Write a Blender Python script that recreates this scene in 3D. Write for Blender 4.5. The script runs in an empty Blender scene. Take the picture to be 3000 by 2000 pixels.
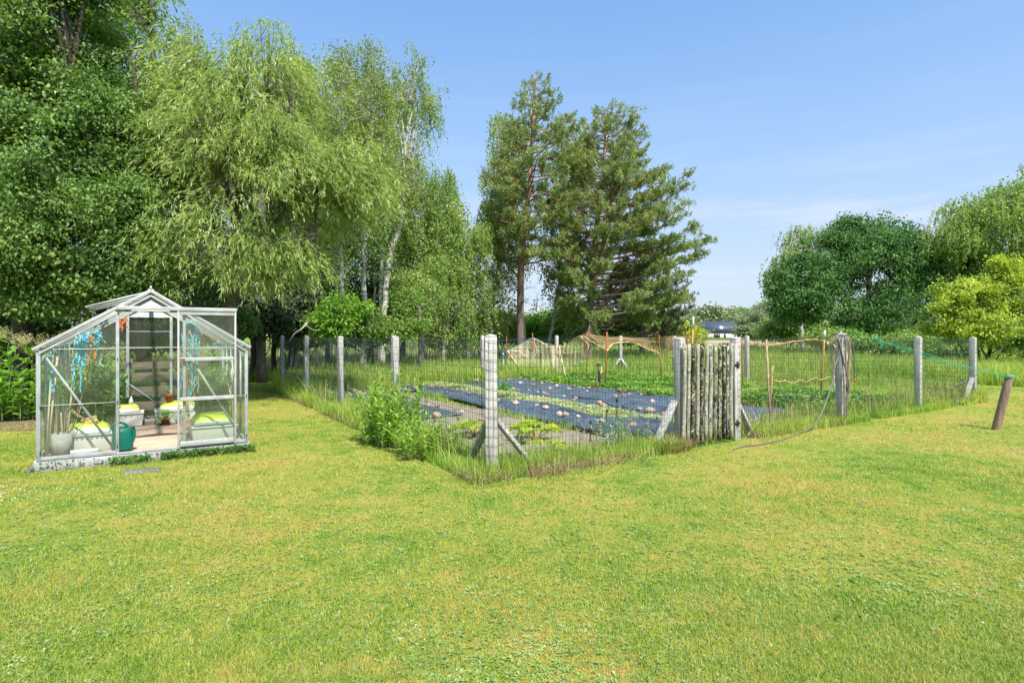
import bpy, math, random
import numpy as np
from mathutils import Vector, Matrix
R = math.radians
F_PX, EYE, HZ = 1666.0, 1.5, 982.0          # focal length in photo pixels, eye height (m), horizon row

# ---------------------------------------------------------------- camera, sky, sun, exposure
sc = bpy.context.scene
col = sc.collection
cam = bpy.data.objects.new('camera', bpy.data.cameras.new('camera'))
col.objects.link(cam)
cam.location = (0, 0, EYE)
cam.rotation_euler = (R(90), 0, 0)
cam.data.sensor_width = 36
cam.data.lens = 20.0
cam.data.shift_y = -0.006
cam.data.clip_start = 0.05
cam.data.clip_end = 3000
sc.camera = cam
sc.render.engine = 'CYCLES'
sc.view_settings.view_transform = 'Standard'
sc.view_settings.look = 'None'
sc.view_settings.exposure = EXPO = 1.1
sc.view_settings.gamma = 1
sc.cycles.max_bounces = 8
sc.cycles.transparent_max_bounces = 24
sc.cycles.transmission_bounces = 6
sc.cycles.diffuse_bounces = 4
sc.cycles.glossy_bounces = 3
sc.cycles.caustics_reflective = False
sc.cycles.caustics_refractive = False
sc.cycles.use_adaptive_sampling = True
sc.cycles.adaptive_threshold = 0.02
sc.cycles.use_denoising = True

SUN_EL, SUN_AZ = 55.0, 152.0                 # azimuth clockwise from +Y (the view direction)
world = bpy.data.worlds.new('World')
sc.world = world
world.use_nodes = True
wn, wl = world.node_tree.nodes, world.node_tree.links
bg = wn['Background']
sky = wn.new('ShaderNodeTexSky')
sky.sky_type = 'NISHITA'
sky.sun_disc = False
sky.sun_elevation = R(SUN_EL)
sky.sun_rotation = R(SUN_AZ)
sky.altitude = 0
sky.air_density = 1.15
sky.dust_density = 0.7
sky.ozone_density = 3.0
bg.inputs['Strength'].default_value = 0.15
# faint low clouds near the horizon, laid out by sky direction
tc = wn.new('ShaderNodeTexCoord')
sep = wn.new('ShaderNodeSeparateXYZ'); wl.new(tc.outputs['Generated'], sep.inputs[0])
def wmath(op, a, b=None, clamp=False):
    m = wn.new('ShaderNodeMath'); m.operation = op; m.use_clamp = clamp
    for i, s in enumerate((a, b)):
        if s is None: continue
        if isinstance(s, (int, float)): m.inputs[i].default_value = s
        else: wl.new(s, m.inputs[i])
    return m.outputs[0]
def wramp(x, stops):
    r = wn.new('ShaderNodeValToRGB'); wl.new(x, r.inputs[0])
    e = r.color_ramp.elements
    while len(e) > 1: e.remove(e[0])
    e[0].position, e[0].color = stops[0][0], (stops[0][1],) * 3 + (1,)
    for p, v in stops[1:]:
        n = e.new(p); n.color = (v, v, v, 1)
    return r.outputs[0]
mp = wn.new('ShaderNodeMapping'); wl.new(tc.outputs['Generated'], mp.inputs[0])
mp.inputs['Scale'].default_value = (1.6, 1.6, 15)
mp.inputs['Location'].default_value = (0.3, 0.1, 0.35)
nz = wn.new('ShaderNodeTexNoise'); wl.new(mp.outputs[0], nz.inputs[0])
nz.inputs['Scale'].default_value = 2.2; nz.inputs['Detail'].default_value = 5; nz.inputs['Roughness'].default_value = .55
cl = wramp(nz.outputs[0], [(0, 0), (.46, 0), (.64, 1)])
band = wramp(sep.outputs[2], [(0, .55), (.05, .9), (.16, .8), (.25, .12), (.36, .05), (.6, 0)])
cf = wmath('MULTIPLY', wmath('MULTIPLY', cl, band), .62)
mx = wn.new('ShaderNodeMix'); mx.data_type = 'RGBA'
mx.inputs[7].default_value = (3.0, 2.95, 3.05, 1)
# a pale veil low down
veil = wramp(sep.outputs[2], [(0, .9), (.3, .8), (.6, .7), (1, .3)])
def wcol(x, stops):
    r = wn.new('ShaderNodeValToRGB'); wl.new(x, r.inputs[0]); e = r.color_ramp.elements
    while len(e) > 1: e.remove(e[0])
    e[0].position, e[0].color = stops[0][0], stops[0][1] + (1,)
    for p_, v_ in stops[1:]: e.new(p_).color = v_ + (1,)
    return r.outputs[0]
mv = wn.new('ShaderNodeMix'); mv.data_type = 'RGBA'
grad = wcol(sep.outputs[2], [(0, (1.85, 2.1, 2.5)), (.1, (1.75, 2.12, 2.72)), (.3, (1.1, 1.75, 2.75)), (.5, (.62, 1.3, 2.6)), (1, (.35, .9, 2.1))])
wl.new(veil, mv.inputs[0]); wl.new(sky.outputs[0], mv.inputs[6]); wl.new(grad, mv.inputs[7])
wl.new(cf, mx.inputs[0]); wl.new(mv.outputs[2], mx.inputs[6])
wl.new(mx.outputs[2], bg.inputs['Color'])

sun = bpy.data.objects.new('sun', bpy.data.lights.new('sun', 'SUN'))
col.objects.link(sun)
sun.data.energy = 3.5
sun.data.angle = R(2.0)
sun.data.color = (1.0, .96, .88)
sd = Vector((math.sin(R(SUN_AZ)) * math.cos(R(SUN_EL)), math.cos(R(SUN_AZ)) * math.cos(R(SUN_EL)), math.sin(R(SUN_EL))))
sun.rotation_euler = sd.to_track_quat('Z', 'Y').to_euler()

# ---------------------------------------------------------------- frames of reference
GC = np.array([-.214, 6.05]); GU = np.array([.843, .537]); GV = np.array([-.537, .843])   # garden corner and sides
FRONT_L, SIDE_L = 12.54, 11.35
GH0 = np.array([-5.24, 6.295])                                                           # greenhouse front left corner
ROT = math.atan2(.537, .843)
def gr(px, py, z=0.0):                       # ground point seen at a photo pixel
    Y = F_PX * (EYE - z) / (py - HZ)
    return np.array([(px - 1500) / F_PX * Y, Y, z])
def at(px, py, Y):                           # point seen at a photo pixel, Y metres out
    return np.array([(px - 1500) / F_PX * Y, Y, EYE - (py - HZ) / F_PX * Y])
def G2(u, v, z=0.0):                         # garden coordinates
    p = GC + GU * u + GV * v
    return np.array([p[0], p[1], z])
def uv_of(P):
    d = np.asarray(P)[..., :2] - GC
    return d @ GU, d @ GV
def onv(px, py, v0, base=GC):                # point seen at a pixel on a vertical plane parallel to the front run
    b = base + GV * v0
    dx = (px - 1500) / F_PX
    Y = (b[0] / GU[0] - b[1] / GU[1]) / (dx / GU[0] - 1 / GU[1])
    return np.array([dx * Y, Y, EYE - (py - HZ) / F_PX * Y])
def HG(a, b, z):                             # greenhouse coordinates -> world
    p = GH0 + GU * a + GV * b
    return np.array([p[0], p[1], z])
def ghl(px, py, b=0.0):                      # greenhouse coordinates (a, b, z) of a pixel on the plane b
    P = onv(px, py, b, GH0)
    d = P[:2] - GH0
    return np.array([d @ GU, b, P[2]])

# ---------------------------------------------------------------- objects
def tag(o, label=None, cat=None, group=None, kind=None):
    if label: o['label'] = label
    if cat: o['category'] = cat
    if group: o['group'] = group
    if kind: o['kind'] = kind
    return o
def empty(name, loc, label, cat, group=None, rz=0.0):
    o = bpy.data.objects.new(name, None); col.objects.link(o)
    o.location = tuple(float(c) for c in loc); o.rotation_euler = (0, 0, rz); o.empty_display_size = .1
    return tag(o, label, cat, group)
def mk(name, V, Fs, mat, parent=None, smooth=False, loc=None):
    V = np.asarray(V, np.float32).reshape(-1, 3)
    if isinstance(Fs, np.ndarray): Fs = [Fs]
    Fs = [np.asarray(f, np.int32) for f in Fs if len(f)]
    me = bpy.data.meshes.new(name)
    me.vertices.add(len(V)); me.vertices.foreach_set('co', V.ravel())
    tot = np.concatenate([np.full(len(f), f.shape[1], np.int32) for f in Fs])
    idx = np.concatenate([f.ravel() for f in Fs])
    st = np.concatenate([[0], np.cumsum(tot)[:-1]]).astype(np.int32)
    me.loops.add(len(idx)); me.loops.foreach_set('vertex_index', idx)
    me.polygons.add(len(tot)); me.polygons.foreach_set('loop_start', st); me.polygons.foreach_set('loop_total', tot)
    if smooth: me.polygons.foreach_set('use_smooth', np.ones(len(tot), bool))
    me.update(calc_edges=True)
    me.materials.append(mat)
    o = bpy.data.objects.new(name, me); col.objects.link(o)
    if parent is not None: o.parent = parent
    if loc is not None: o.location = tuple(float(c) for c in loc)
    return o

def frames(P):
    P = np.asarray(P, float); T = np.gradient(P, axis=0)
    T /= np.linalg.norm(T, axis=1)[:, None] + 1e-9
    a = np.array([0, 0, 1.0]) if abs(T[0, 2]) < .9 else np.array([1.0, 0, 0])
    n = np.cross(T[0], a); n /= np.linalg.norm(n)
    N = []
    for t in T:
        n = n - t * (n @ t); n /= np.linalg.norm(n) + 1e-9; N.append(n)
    N = np.array(N)
    return T, N, np.cross(T, N)
def tube_arr(P, r, n=6):
    P = np.asarray(P, float); m = len(P); r = np.broadcast_to(np.asarray(r, float), (m,))
    T, N, B = frames(P)
    th = np.arange(n) * 2 * math.pi / n
    V = P[:, None] + r[:, None, None] * (N[:, None] * np.cos(th)[None, :, None] + B[:, None] * np.sin(th)[None, :, None])
    i = np.arange(m - 1)[:, None] * n; k = np.arange(n)[None]; k2 = (k + 1) % n
    F = np.stack([i + k, i + k2, i + n + k2, i + n + k], -1).reshape(-1, 4)
    return V.reshape(-1, 3), F
class MB:
    def __init__(s): s.V = []; s.F = {}; s.n = 0
    def add(s, V, F):
        V = np.asarray(V, float).reshape(-1, 3)
        for f in (F if isinstance(F, list) else [F]):
            f = np.asarray(f, int)
            if len(f): s.F.setdefault(f.shape[1], []).append(f + s.n)
        s.V.append(V); s.n += len(V); return s
    def box(s, c, d, M=None, taper=1.0):
        c = np.asarray(c, float); h = np.asarray(d, float) / 2
        q = np.array([[x, y, z] for z in (-1, 1) for y in (-1, 1) for x in (-1, 1)], float)
        q[4:, :2] *= taper
        q = q * h
        if M is not None: q = q @ np.asarray(M, float).T
        return s.add(q + c, np.array([[0, 2, 3, 1], [4, 5, 7, 6], [0, 1, 5, 4], [2, 6, 7, 3], [0, 4, 6, 2], [1, 3, 7, 5]]))
    def bar(s, p0, p1, w, h, up=(0, 0, 1)):
        p0, p1, up = (np.asarray(x, float) for x in (p0, p1, up))
        t = p1 - p0; L = np.linalg.norm(t); t = t / L
        if abs(up @ t) > .985: up = np.array([0, 1.0, 0]) if abs(t[1]) < .9 else np.array([1.0, 0, 0])
        x = np.cross(up, t); x /= np.linalg.norm(x) + 1e-9; y = np.cross(t, x)
        return s.box((p0 + p1) / 2, (w, h, L), np.stack([x, y, t], 1))
    def tube(s, P, r, n=6, cap=True):
        V, F = tube_arr(P, r, n); fs = [F]
        if cap:
            m = len(V) // n
            fs.append(np.array([list(range(n))[::-1], list(range((m - 1) * n, m * n))]))
        return s.add(V, fs)
    def lathe(s, prof, n=20, c=(0, 0, 0)):
        c = np.asarray(c, float); th = np.arange(n) * 2 * math.pi / n
        V = np.array([[r * math.cos(t), r * math.sin(t), z] for r, z in prof for t in th]) + c
        m = len(prof); i = np.arange(m - 1)[:, None] * n; k = np.arange(n)[None]; k2 = (k + 1) % n
        F = np.stack([i + k, i + k2, i + n + k2, i + n + k], -1).reshape(-1, 4)
        return s.add(V, F)
    def build(s, name, mat, parent=None, smooth=False, loc=None, bevel=0):
        o = mk(name, np.concatenate(s.V), [np.concatenate(f) for f in s.F.values()], mat, parent, smooth, loc)
        if bevel:
            b = o.modifiers.new('bevel', 'BEVEL'); b.width = bevel; b.segments = 2; b.limit_method = 'ANGLE'
        return o
def smooth_path(P, k=6):
    P = np.asarray(P, float); n = len(P)
    if n < 3: return P
    out = []
    Q = np.vstack([2 * P[0] - P[1], P, 2 * P[-1] - P[-2]])
    for i in range(n - 1):
        a, b, c, d = Q[i:i + 4]
        for t in np.linspace(0, 1, k, endpoint=False):
            out.append(.5 * ((2 * b) + (c - a) * t + (2 * a - 5 * b + 4 * c - d) * t * t + (3 * b - a - 3 * c + d) * t ** 3))
    out.append(P[-1]); return np.array(out)
def copy_tree(o, parent=None):
    c = o.copy(); col.objects.link(c); c.parent = parent
    for ch in list(o.children): copy_tree(ch, c)
    return c

# ---------------------------------------------------------------- materials
class NT:
    def __init__(s, name):
        s.m = bpy.data.materials.new(name); s.m.use_nodes = True
        s.t = s.m.node_tree; s.b = s.t.nodes['Principled BSDF']; s.out = s.t.nodes['Material Output']
    def n(s, typ, **kw):
        x = s.t.nodes.new(typ)
        for k, v in kw.items(): setattr(x, k, v)
        return x
    def l(s, a, b): s.t.links.new(a, b)
    def math(s, op, a, b=None, clamp=False):
        m = s.n('ShaderNodeMath', operation=op); m.use_clamp = clamp
        for i, v in enumerate((a, b)):
            if v is None: continue
            if isinstance(v, (int, float)): m.inputs[i].default_value = v
            else: s.l(v, m.inputs[i])
        return m.outputs[0]
    def pos(s, space='world'):
        if space == 'world': return s.n('ShaderNodeNewGeometry').outputs['Position']
        return s.n('ShaderNodeTexCoord').outputs['Object']
    def noise(s, vec, scale, detail=3, rough=.55, stretch=None, dist=0):
        if stretch is not None:
            mp = s.n('ShaderNodeMapping'); s.l(vec, mp.inputs[0]); mp.inputs['Scale'].default_value = stretch; vec = mp.outputs[0]
        x = s.n('ShaderNodeTexNoise'); s.l(vec, x.inputs['Vector'])
        x.inputs['Scale'].default_value = scale; x.inputs['Detail'].default_value = detail
        x.inputs['Roughness'].default_value = rough; x.inputs['Distortion'].default_value = dist
        return x.outputs['Fac']
    def ramp(s, x, stops, interp='LINEAR'):
        r = s.n('ShaderNodeValToRGB'); s.l(x, r.inputs[0]); e = r.color_ramp.elements; r.color_ramp.interpolation = interp
        c4 = lambda c: (c, c, c, 1) if isinstance(c, (int, float)) else tuple(c) + (1,)
        while len(e) > 1: e.remove(e[0])
        e[0].position, e[0].color = stops[0][0], c4(stops[0][1])
        for p, c in stops[1:]:
            q = e.new(p); q.color = c4(c)
        return r.outputs[0]
    def mix(s, f, a, b, mode='MIX'):
        m = s.n('ShaderNodeMix', data_type='RGBA', blend_type=mode)
        for i, v in ((0, f), (6, a), (7, b)):
            if isinstance(v, (int, float)): m.inputs[i].default_value = v if i == 0 else (v, v, v, 1)
            elif isinstance(v, tuple): m.inputs[i].default_value = v + (1,) if len(v) == 3 else v
            else: s.l(v, m.inputs[i])
        return m.outputs[2]
    def rnd(s): return s.n('ShaderNodeNewGeometry').outputs['Random Per Island']
    def bump(s, h, dist=.01, strength=.6):
        b = s.n('ShaderNodeBump'); s.l(h, b.inputs['Height']); b.inputs['Distance'].default_value = dist
        b.inputs['Strength'].default_value = strength; s.l(b.outputs[0], s.b.inputs['Normal'])
    def base(s, c, rough=.7, spec=.3, metal=0):
        if isinstance(c, tuple): s.b.inputs['Base Color'].default_value = c + (1,)
        else: s.l(c, s.b.inputs['Base Color'])
        s.b.inputs['Roughness'].default_value = rough; s.b.inputs['Specular IOR Level'].default_value = spec
        s.b.inputs['Metallic'].default_value = metal
        return s
    def translucent(s, c, f):
        t = s.n('ShaderNodeBsdfTranslucent')
        if isinstance(c, tuple): t.inputs[0].default_value = c + (1,)
        else: s.l(c, t.inputs[0])
        m = s.n('ShaderNodeMixShader'); m.inputs[0].default_value = f
        s.l(s.b.outputs[0], m.inputs[1]); s.l(t.outputs[0], m.inputs[2]); s.l(m.outputs[0], s.out.inputs[0])

def leaf_mat(name, stops, patch=.8, trans=.35, rough=.5, spec=.35, tint=(1.35, 1.35, .55)):
    t = NT(name)
    r = t.rnd(); n = t.noise(t.pos(), patch * 1.9, 3)
    f = t.math('ADD', t.math('MULTIPLY', r, .5), t.math('MULTIPLY', t.math('SUBTRACT', n, .36), 1.6), True)
    c = t.ramp(f, stops)
    t.base(c, rough, spec)
    tc = t.mix(1.0, c, tint, 'MULTIPLY')
    t.translucent(tc, trans)
    return t.m
def plain(name, c, rough=.6, spec=.3, metal=0, var=.12, scale=6, bump=0):
    t = NT(name); n = t.noise(t.pos('object'), scale, 4)
    lo = tuple(max(0, x * (1 - var)) for x in c); hi = tuple(min(1, x * (1 + var)) for x in c)
    t.base(t.ramp(n, [(.3, lo), (.7, hi)]), rough, spec, metal)
    if bump: t.bump(n, bump)
    return t.m
def wood(name, stops, grain=(30, 30, 2.2), spots=None, rough=.85):
    t = NT(name); p = t.pos('object')
    g = t.noise(p, 1.6, 5, .65, grain); b = t.noise(p, 2.3, 3)
    f = t.math('ADD', t.math('MULTIPLY', g, .75), t.math('MULTIPLY', b, .25))
    c = t.ramp(f, stops)
    if spots:
        s = t.noise(p, spots[0], 3, .6)
        c = t.mix(t.ramp(s, [(spots[1], 0), (spots[1] + .05, 1)]), c, spots[2])
        s2 = t.noise(p, 5, 4, .6, (3, 3, .8))
        c = t.mix(t.ramp(s2, [(.52, 0), (.62, .9)]), c, spots[3])
    t.base(c, rough, .2); t.bump(g, .004, .7)
    return t.m

# ---------------------------------------------------------------- ground sheets
rng = np.random.default_rng(7)
def nfield(P, scale, seed):                   # cheap smooth pseudo-noise in about [-1, 1]
    r = np.random.default_rng(seed); s = 0
    for k in range(7):
        d = r.normal(size=P.shape[-1]); d *= scale * r.uniform(.6, 1.7) / np.linalg.norm(d)
        s = s + np.sin(P @ d + r.uniform(0, 6.28))
    return s / 3.2
def in_poly(x, y, poly):
    c = np.zeros(x.shape, bool); n = len(poly); j = n - 1
    for i in range(n):
        xi, yi = poly[i]; xj, yj = poly[j]
        if yi != yj: c ^= ((yi > y) != (yj > y)) & (x < (xj - xi) * (y - yi) / (yj - yi) + xi)
        j = i
    return c
def grass_color(t, dry_lo, dry_hi, stops, vary=.55, sc1=.55):
    p = t.pos(); a = t.noise(p, sc1, 4, .65); b = t.noise(p, 3.4, 4, .7)
    f = t.math('ADD', t.math('MULTIPLY', a, .55), t.math('MULTIPLY', b, .45))
    f = t.math('ADD', f, t.math('MULTIPLY', t.math('SUBTRACT', t.rnd(), .5), vary * .42))
    return t.ramp(f, [(dry_lo + (dry_hi - dry_lo) * i / (len(stops) - 1), c) for i, c in enumerate(stops)])
LAWN = [(.13, .26, .022), (.25, .385, .03), (.385, .475, .045), (.48, .52, .075), (.59, .50, .13), (.59, .385, .12)]
t = NT('lawn_blades'); c = grass_color(t, .34, .69, LAWN, .9)
wn2 = t.n('ShaderNodeTexWhiteNoise', noise_dimensions='1D'); t.l(t.math('MULTIPLY', t.rnd(), 977.3), wn2.inputs['W']); c = t.mix(t.ramp(wn2.outputs['Value'], [(0, .6), (.07, .6), (.08, 0)], 'CONSTANT'), c, (.56, .56, .34)); c = t.mix(t.ramp(wn2.outputs['Value'], [(0, 0), (.88, 0), (.89, .6)], 'CONSTANT'), c, (.14, .27, .10)); t.base(c, .55, .3)
t.translucent(t.mix(1.0, c, (1.25, 1.2, .8), 'MULTIPLY'), .35); M_blade = t.m
t = NT('lawn_ground'); c = grass_color(t, .38, .66, [(.12, .23, .025), (.22, .31, .04), (.34, .35, .06), (.42, .35, .09), (.46, .30, .10)], 0)
fine = t.noise(t.pos(), 60, 4, .7); c = t.mix(t.ramp(fine, [(.35, .45), (.65, 0)]), c, (.07, .06, .025))
t.base(c, .9, .1); t.bump(fine, .02, .8); M_lawn = t.m
t = NT('meadow_ground'); p = t.pos()
c = t.ramp(t.noise(p, .25, 5), [(.35, (.10, .19, .03)), (.6, (.2, .27, .05))]); t.base(c, .95, .1); M_ground = t.m
t = NT('garden_soil'); p = t.pos(); a = t.noise(p, 55, 4, .7); b = t.noise(p, 3, 3)
v = t.n('ShaderNodeTexVoronoi'); t.l(p, v.inputs['Vector']); v.inputs['Scale'].default_value = 38
c = t.ramp(a, [(.3, (.12, .095, .075)), (.5, (.28, .23, .18)), (.7, (.5, .44, .38))])
c = t.mix(t.ramp(v.outputs['Distance'], [(.0, .55), (.35, 0)]), c, (.55, .5, .45))
c = t.mix(t.ramp(b, [(.5, 0), (.65, .5)]), c, (.16, .2, .06))
t.base(c, .95, .1); t.bump(a, .02, .8); M_soil = t.m
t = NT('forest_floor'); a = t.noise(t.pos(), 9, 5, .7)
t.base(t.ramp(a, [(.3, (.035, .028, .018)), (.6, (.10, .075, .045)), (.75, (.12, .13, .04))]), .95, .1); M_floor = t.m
t = NT('crop_field'); a = t.noise(t.pos(), .2, 5, .6, (1, 4, 1))
t.base(t.ramp(a, [(.3, (.42, .30, .17)), (.7, (.56, .42, .26))]), .95, .1); M_field = t.m
t = NT('bare_dirt'); a = t.noise(t.pos(), 14, 5, .7)
t.base(t.ramp(a, [(.3, (.09, .065, .04)), (.7, (.26, .2, .13))]), .95, .1); t.bump(a, .02); M_dirt = t.m

def sheet(name, poly, z, mat, kind='structure'):
    V = [(x, y, z) for x, y in poly]
    o = mk(name, V, np.array([list(range(len(V)))]), mat)
    return tag(o, kind=kind)
sheet('ground', [(-1500, -400), (1500, -400), (1500, 2500), (-1500, 2500)], -.004, M_ground)
LAWN_P = [(-40, -30), (60, -30), (60, 13.6), (16.5, 15.3), (15.2, 15.9), (14.0, 17.2), (10.6, 19.6), (9.2, 18.3), (11.0, 15.0), tuple(G2(12.62, -.14)[:2]),
          tuple(G2(4.2, -.14)[:2]), tuple(G2(3.0, -.16)[:2]), tuple(G2(1.2, -.3)[:2]), tuple(G2(-.3, -.3)[:2]), tuple(G2(-.34, 1.2)[:2]), tuple(G2(-.3, 4)[:2]),
          tuple(G2(-.28, 11.2)[:2]), (-6.5, 16.6), (-7.2, 18.2), (-8.6, 18.4), (-9.2, 16), (-8.6, 13), (-9.2, 10.6), (-10.5, 9.6), (-40, 9)]
sheet('lawn', LAWN_P, .0, M_lawn)
sheet('forest_floor', [(-80, 9.2), (-10.5, 9.75), (-9.35, 10.65), (-8.8, 13), (-9.4, 16), (-8.8, 18.6), (-7.0, 18.5), (-5.2, 21.5), (-1, 25), (6, 33), (4, 120), (-80, 120)], .0, M_floor)
gp = lambda u, v: tuple(G2(u, v)[:2])
sheet('garden_soil', [gp(0, .25), gp(12.4, .25), gp(12.4, 10.9), gp(.05, 10.9)], .004, M_soil)
sheet('field', [(18, 74), (90, 70), (120, 175), (20, 178)], .0, M_field)
sheet('bare_ground', [(-9.5, 9.0), (-7.2, 8.9), (-6.8, 9.9), (-7.4, 11.4), (-9.0, 11.2), (-9.8, 9.9)], .008, M_dirt)

# ---------------------------------------------------------------- grass
def blades(P, h, w, lean=.5, segs=1, r=None):
    r = r or rng; n = len(P); h = np.broadcast_to(h, (n,)) * r.uniform(.6, 1.35, n); w = np.broadcast_to(w, (n,))
    az = r.uniform(0, 6.283, n); L = np.stack([np.cos(az), np.sin(az), np.zeros(n)], 1)
    ln = np.abs(r.normal(0, lean, n)) + .05
    wa = az + 1.57 + r.normal(0, .5, n); W = np.stack([np.cos(wa), np.sin(wa), np.zeros(n)], 1) * (w / 2)[:, None]
    up = np.array([0, 0, 1.0])
    def at_(s): return P + up * (h * s * (1 - .25 * np.minimum(ln, 1.5) * s))[:, None] + L * (h * ln * s * s)[:, None]
    i = np.arange(n)
    if segs == 1:
        V = np.stack([P - W, P + W, at_(1)], 1)
        return V.reshape(-1, 3), [np.stack([i * 3, i * 3 + 1, i * 3 + 2], 1)]
    m = at_(.55)
    V = np.stack([P - W, P + W, m + W * .8, m - W * .8, at_(1)], 1)
    b = i * 5
    return V.reshape(-1, 3), [np.stack([b, b + 1, b + 2, b + 3], 1), np.stack([b + 3, b + 2, b + 4], 1)]
def screen_ground(n, py0, py1, px0=-350, px1=3350, r=None):
    r = r or rng; py = r.uniform(py0, py1, n); px = r.uniform(px0, px1, n)
    Y = F_PX * EYE / (py - HZ)
    return np.stack([(px - 1500) / F_PX * Y, Y, np.zeros(n)], 1)
P = np.vstack([screen_ground(560000, 1098, 2130), screen_ground(70000, 1098, 2130, -1500, -350), screen_ground(70000, 1098, 2130, 3350, 4500)])
P = P[in_poly(P[:, 0], P[:, 1], LAWN_P)]
# keep off the greenhouse
d = P[:, :2] - GH0; a, b = d @ GU, d @ GV
P = P[~((a > -.08) & (a < 2.18) & (b > -.06) & (b < 2.9))]
tuft = .75 + .45 * nfield(P[:, :2], 2.2, 3)
V, Fs = blades(P, .026 * np.clip(tuft, .35, 1.5) + .0012 * P[:, 1], np.maximum(.0040, P[:, 1] * .00095), 1.25)
tag(mk('lawn_grass', V, Fs, M_blade), kind='stuff')

# broad-leaved weeds in the lawn: small rosettes
M_weed = leaf_mat('lawn_weed_leaves', [(0, (.13, .24, .05)), (.4, (.24, .37, .09)), (.75, (.38, .48, .17)), (1, (.52, .58, .34))], 1.5, .25)
C = screen_ground(15000, 1260, 2110); C = C[in_poly(C[:, 0], C[:, 1], LAWN_P)]
C = C[(nfield(C[:, :2], 1.1, 5) + .25 * (C[:, 0] > -1.2)) > -.75 + rng.normal(0, .35, len(C))]
d = C[:, :2] - GH0; a, b = d @ GU, d @ GV; C = C[~((a > -.15) & (a < 2.3) & (b > -.12) & (b < 3))]
Vs, n0, Fw = [], 0, []
k = 6
cen = np.repeat(C, k, 0); n = len(cen)
az = rng.uniform(0, 6.28, n); L = rng.uniform(.008, .021, n) * rng.uniform(.6, 1.5, n) * (1 + .10 * np.clip(cen[:, 1] - 2, 0, 6)); el = rng.uniform(.1, .6, n)
D = np.stack([np.cos(az) * np.cos(el), np.sin(az) * np.cos(el), np.sin(el)], 1); S = np.stack([-np.sin(az), np.cos(az), np.zeros(n)], 1)
cen = cen + [0, 0, .006]
tip = cen + D * L[:, None]; tip[:, 2] -= L * .15
mid = cen + D * (L * .62)[:, None]; w_ = (L * .19)[:, None]
V = np.stack([cen, mid + S * w_, tip, mid - S * w_], 1).reshape(-1, 3); i = np.arange(n) * 4
tag(mk('lawn_weeds', V, np.stack([i, i + 1, i + 2, i + 3], 1), M_weed), kind='stuff')
# clover flowers and daisies
M_white = plain('white_petals', (.72, .7, .64), .8)
C = np.vstack([np.stack([rng.normal(-4.95, .35, 150), rng.normal(5.25, .22, 150), rng.uniform(.015, .03, 150)], 1),
               np.stack([rng.uniform(-5.6, -3.2, 60), rng.uniform(4.9, 6.3, 60), rng.uniform(.015, .03, 60)], 1),
               screen_ground(22, 1400, 2000) + [0, 0, .022]])
C = C[in_poly(C[:, 0], C[:, 1], LAWN_P)]
d = C[:, :2] - GH0; C = C[(d @ GV) < -.12]
mb = MB()
for c in C:
    s = rng.uniform(.0035, .006); mb.lathe([(0, -s * .6), (s, -s * .2), (s * .9, s * .4), (0, s * .8)], 6, c)
tag(mb.build('clover_flowers', M_white), kind='stuff')

# tall grass of the meadow and along the fence
MEAD = [(.17, .33, .045), (.28, .45, .06), (.42, .55, .09), (.54, .58, .16), (.60, .54, .26)]
t = NT('tall_grass'); c = grass_color(t, .30, .75, MEAD, .9, .35); t.base(c, .5, .35)
t.translucent(t.mix(1.0, c, (1.3, 1.3, .55), 'MULTIPLY'), .42); M_tall = t.m
t = NT('dry_grass'); r_ = t.rnd(); t.base(t.ramp(r_, [(0, (.22, .14, .07)), (.6, (.42, .3, .16)), (1, (.5, .42, .22))]), .8, .15); M_dry = t.m
FLOOR_P = [(-10.5, 9.75), (-8.8, 18.6), (-7.0, 18.8), (-5.0, 22.5), (-1, 27), (6, 36), (4, 120), (-80, 120), (-80, 9.2)]
FIELD_P = [(18, 74), (90, 70), (120, 175), (20, 178)]
P = screen_ground(330000, 1004, 1175)
inl = in_poly(P[:, 0], P[:, 1], LAWN_P); fl = in_poly(P[:, 0], P[:, 1], FLOOR_P) & (rng.random(len(P)) > .12); fi = in_poly(P[:, 0], P[:, 1], FIELD_P)
u_, v_ = uv_of(P)
gard = (u_ > -.3) & (u_ < 12.6) & (v_ > -.3) & (v_ < 10.4) & (u_ < 99)
keep = ~inl & ~fl & ~fi & ~gard & (v_ > -.3) & ~((u_ < -.2) & (v_ < 10.2))
P = P[keep]; Yd = P[:, 1]
hh = .40 + .16 * nfield(P[:, :2], .5, 11) + .0015 * Yd
hh = np.where((P[:, 0] > 11.5) & (P[:, 1] < 24), hh + .22, hh)
V, Fs = blades(P, np.clip(hh, .2, .9), np.maximum(.007, Yd * .0011), .5, 2)
tag(mk('meadow_grass', V, Fs, M_tall), kind='stuff')

# fringe of long grass under the fence runs and inside the garden edges
def strip_pts(n, u0, u1, v0, v1, dens=None, seed=1):
    r = np.random.default_rng(seed); u = r.uniform(u0, u1, n); v = r.uniform(v0, v1, n)
    xy = GC + u[:, None] * GU + v[:, None] * GV
    P = np.column_stack([xy, np.zeros(n)])
    m = nfield(xy, 2.4, seed + 50)
    return P[m > -.75 + (dens or 0)]
g = []
def fr_(n, u0, u1, v0, v1, h, seed, w=.006, lean=.45, dens=0):
    P = strip_pts(n, u0, u1, v0, v1, dens, seed)
    hv = h * (.75 + .45 * nfield(P[:, :2], 1.7, seed + 9))
    g.append(blades(P, np.clip(hv, h * .35, None), np.maximum(w, P[:, 1] * .0008), lean, 2))
fr_(9000, -.28, .3, .3, 4.2, .24, 21); fr_(9000, -.28, .35, 3.6, 11.3, .30, 22); fr_(5000, .2, 2.6, 10.0, 11.2, .34, 23)
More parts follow.
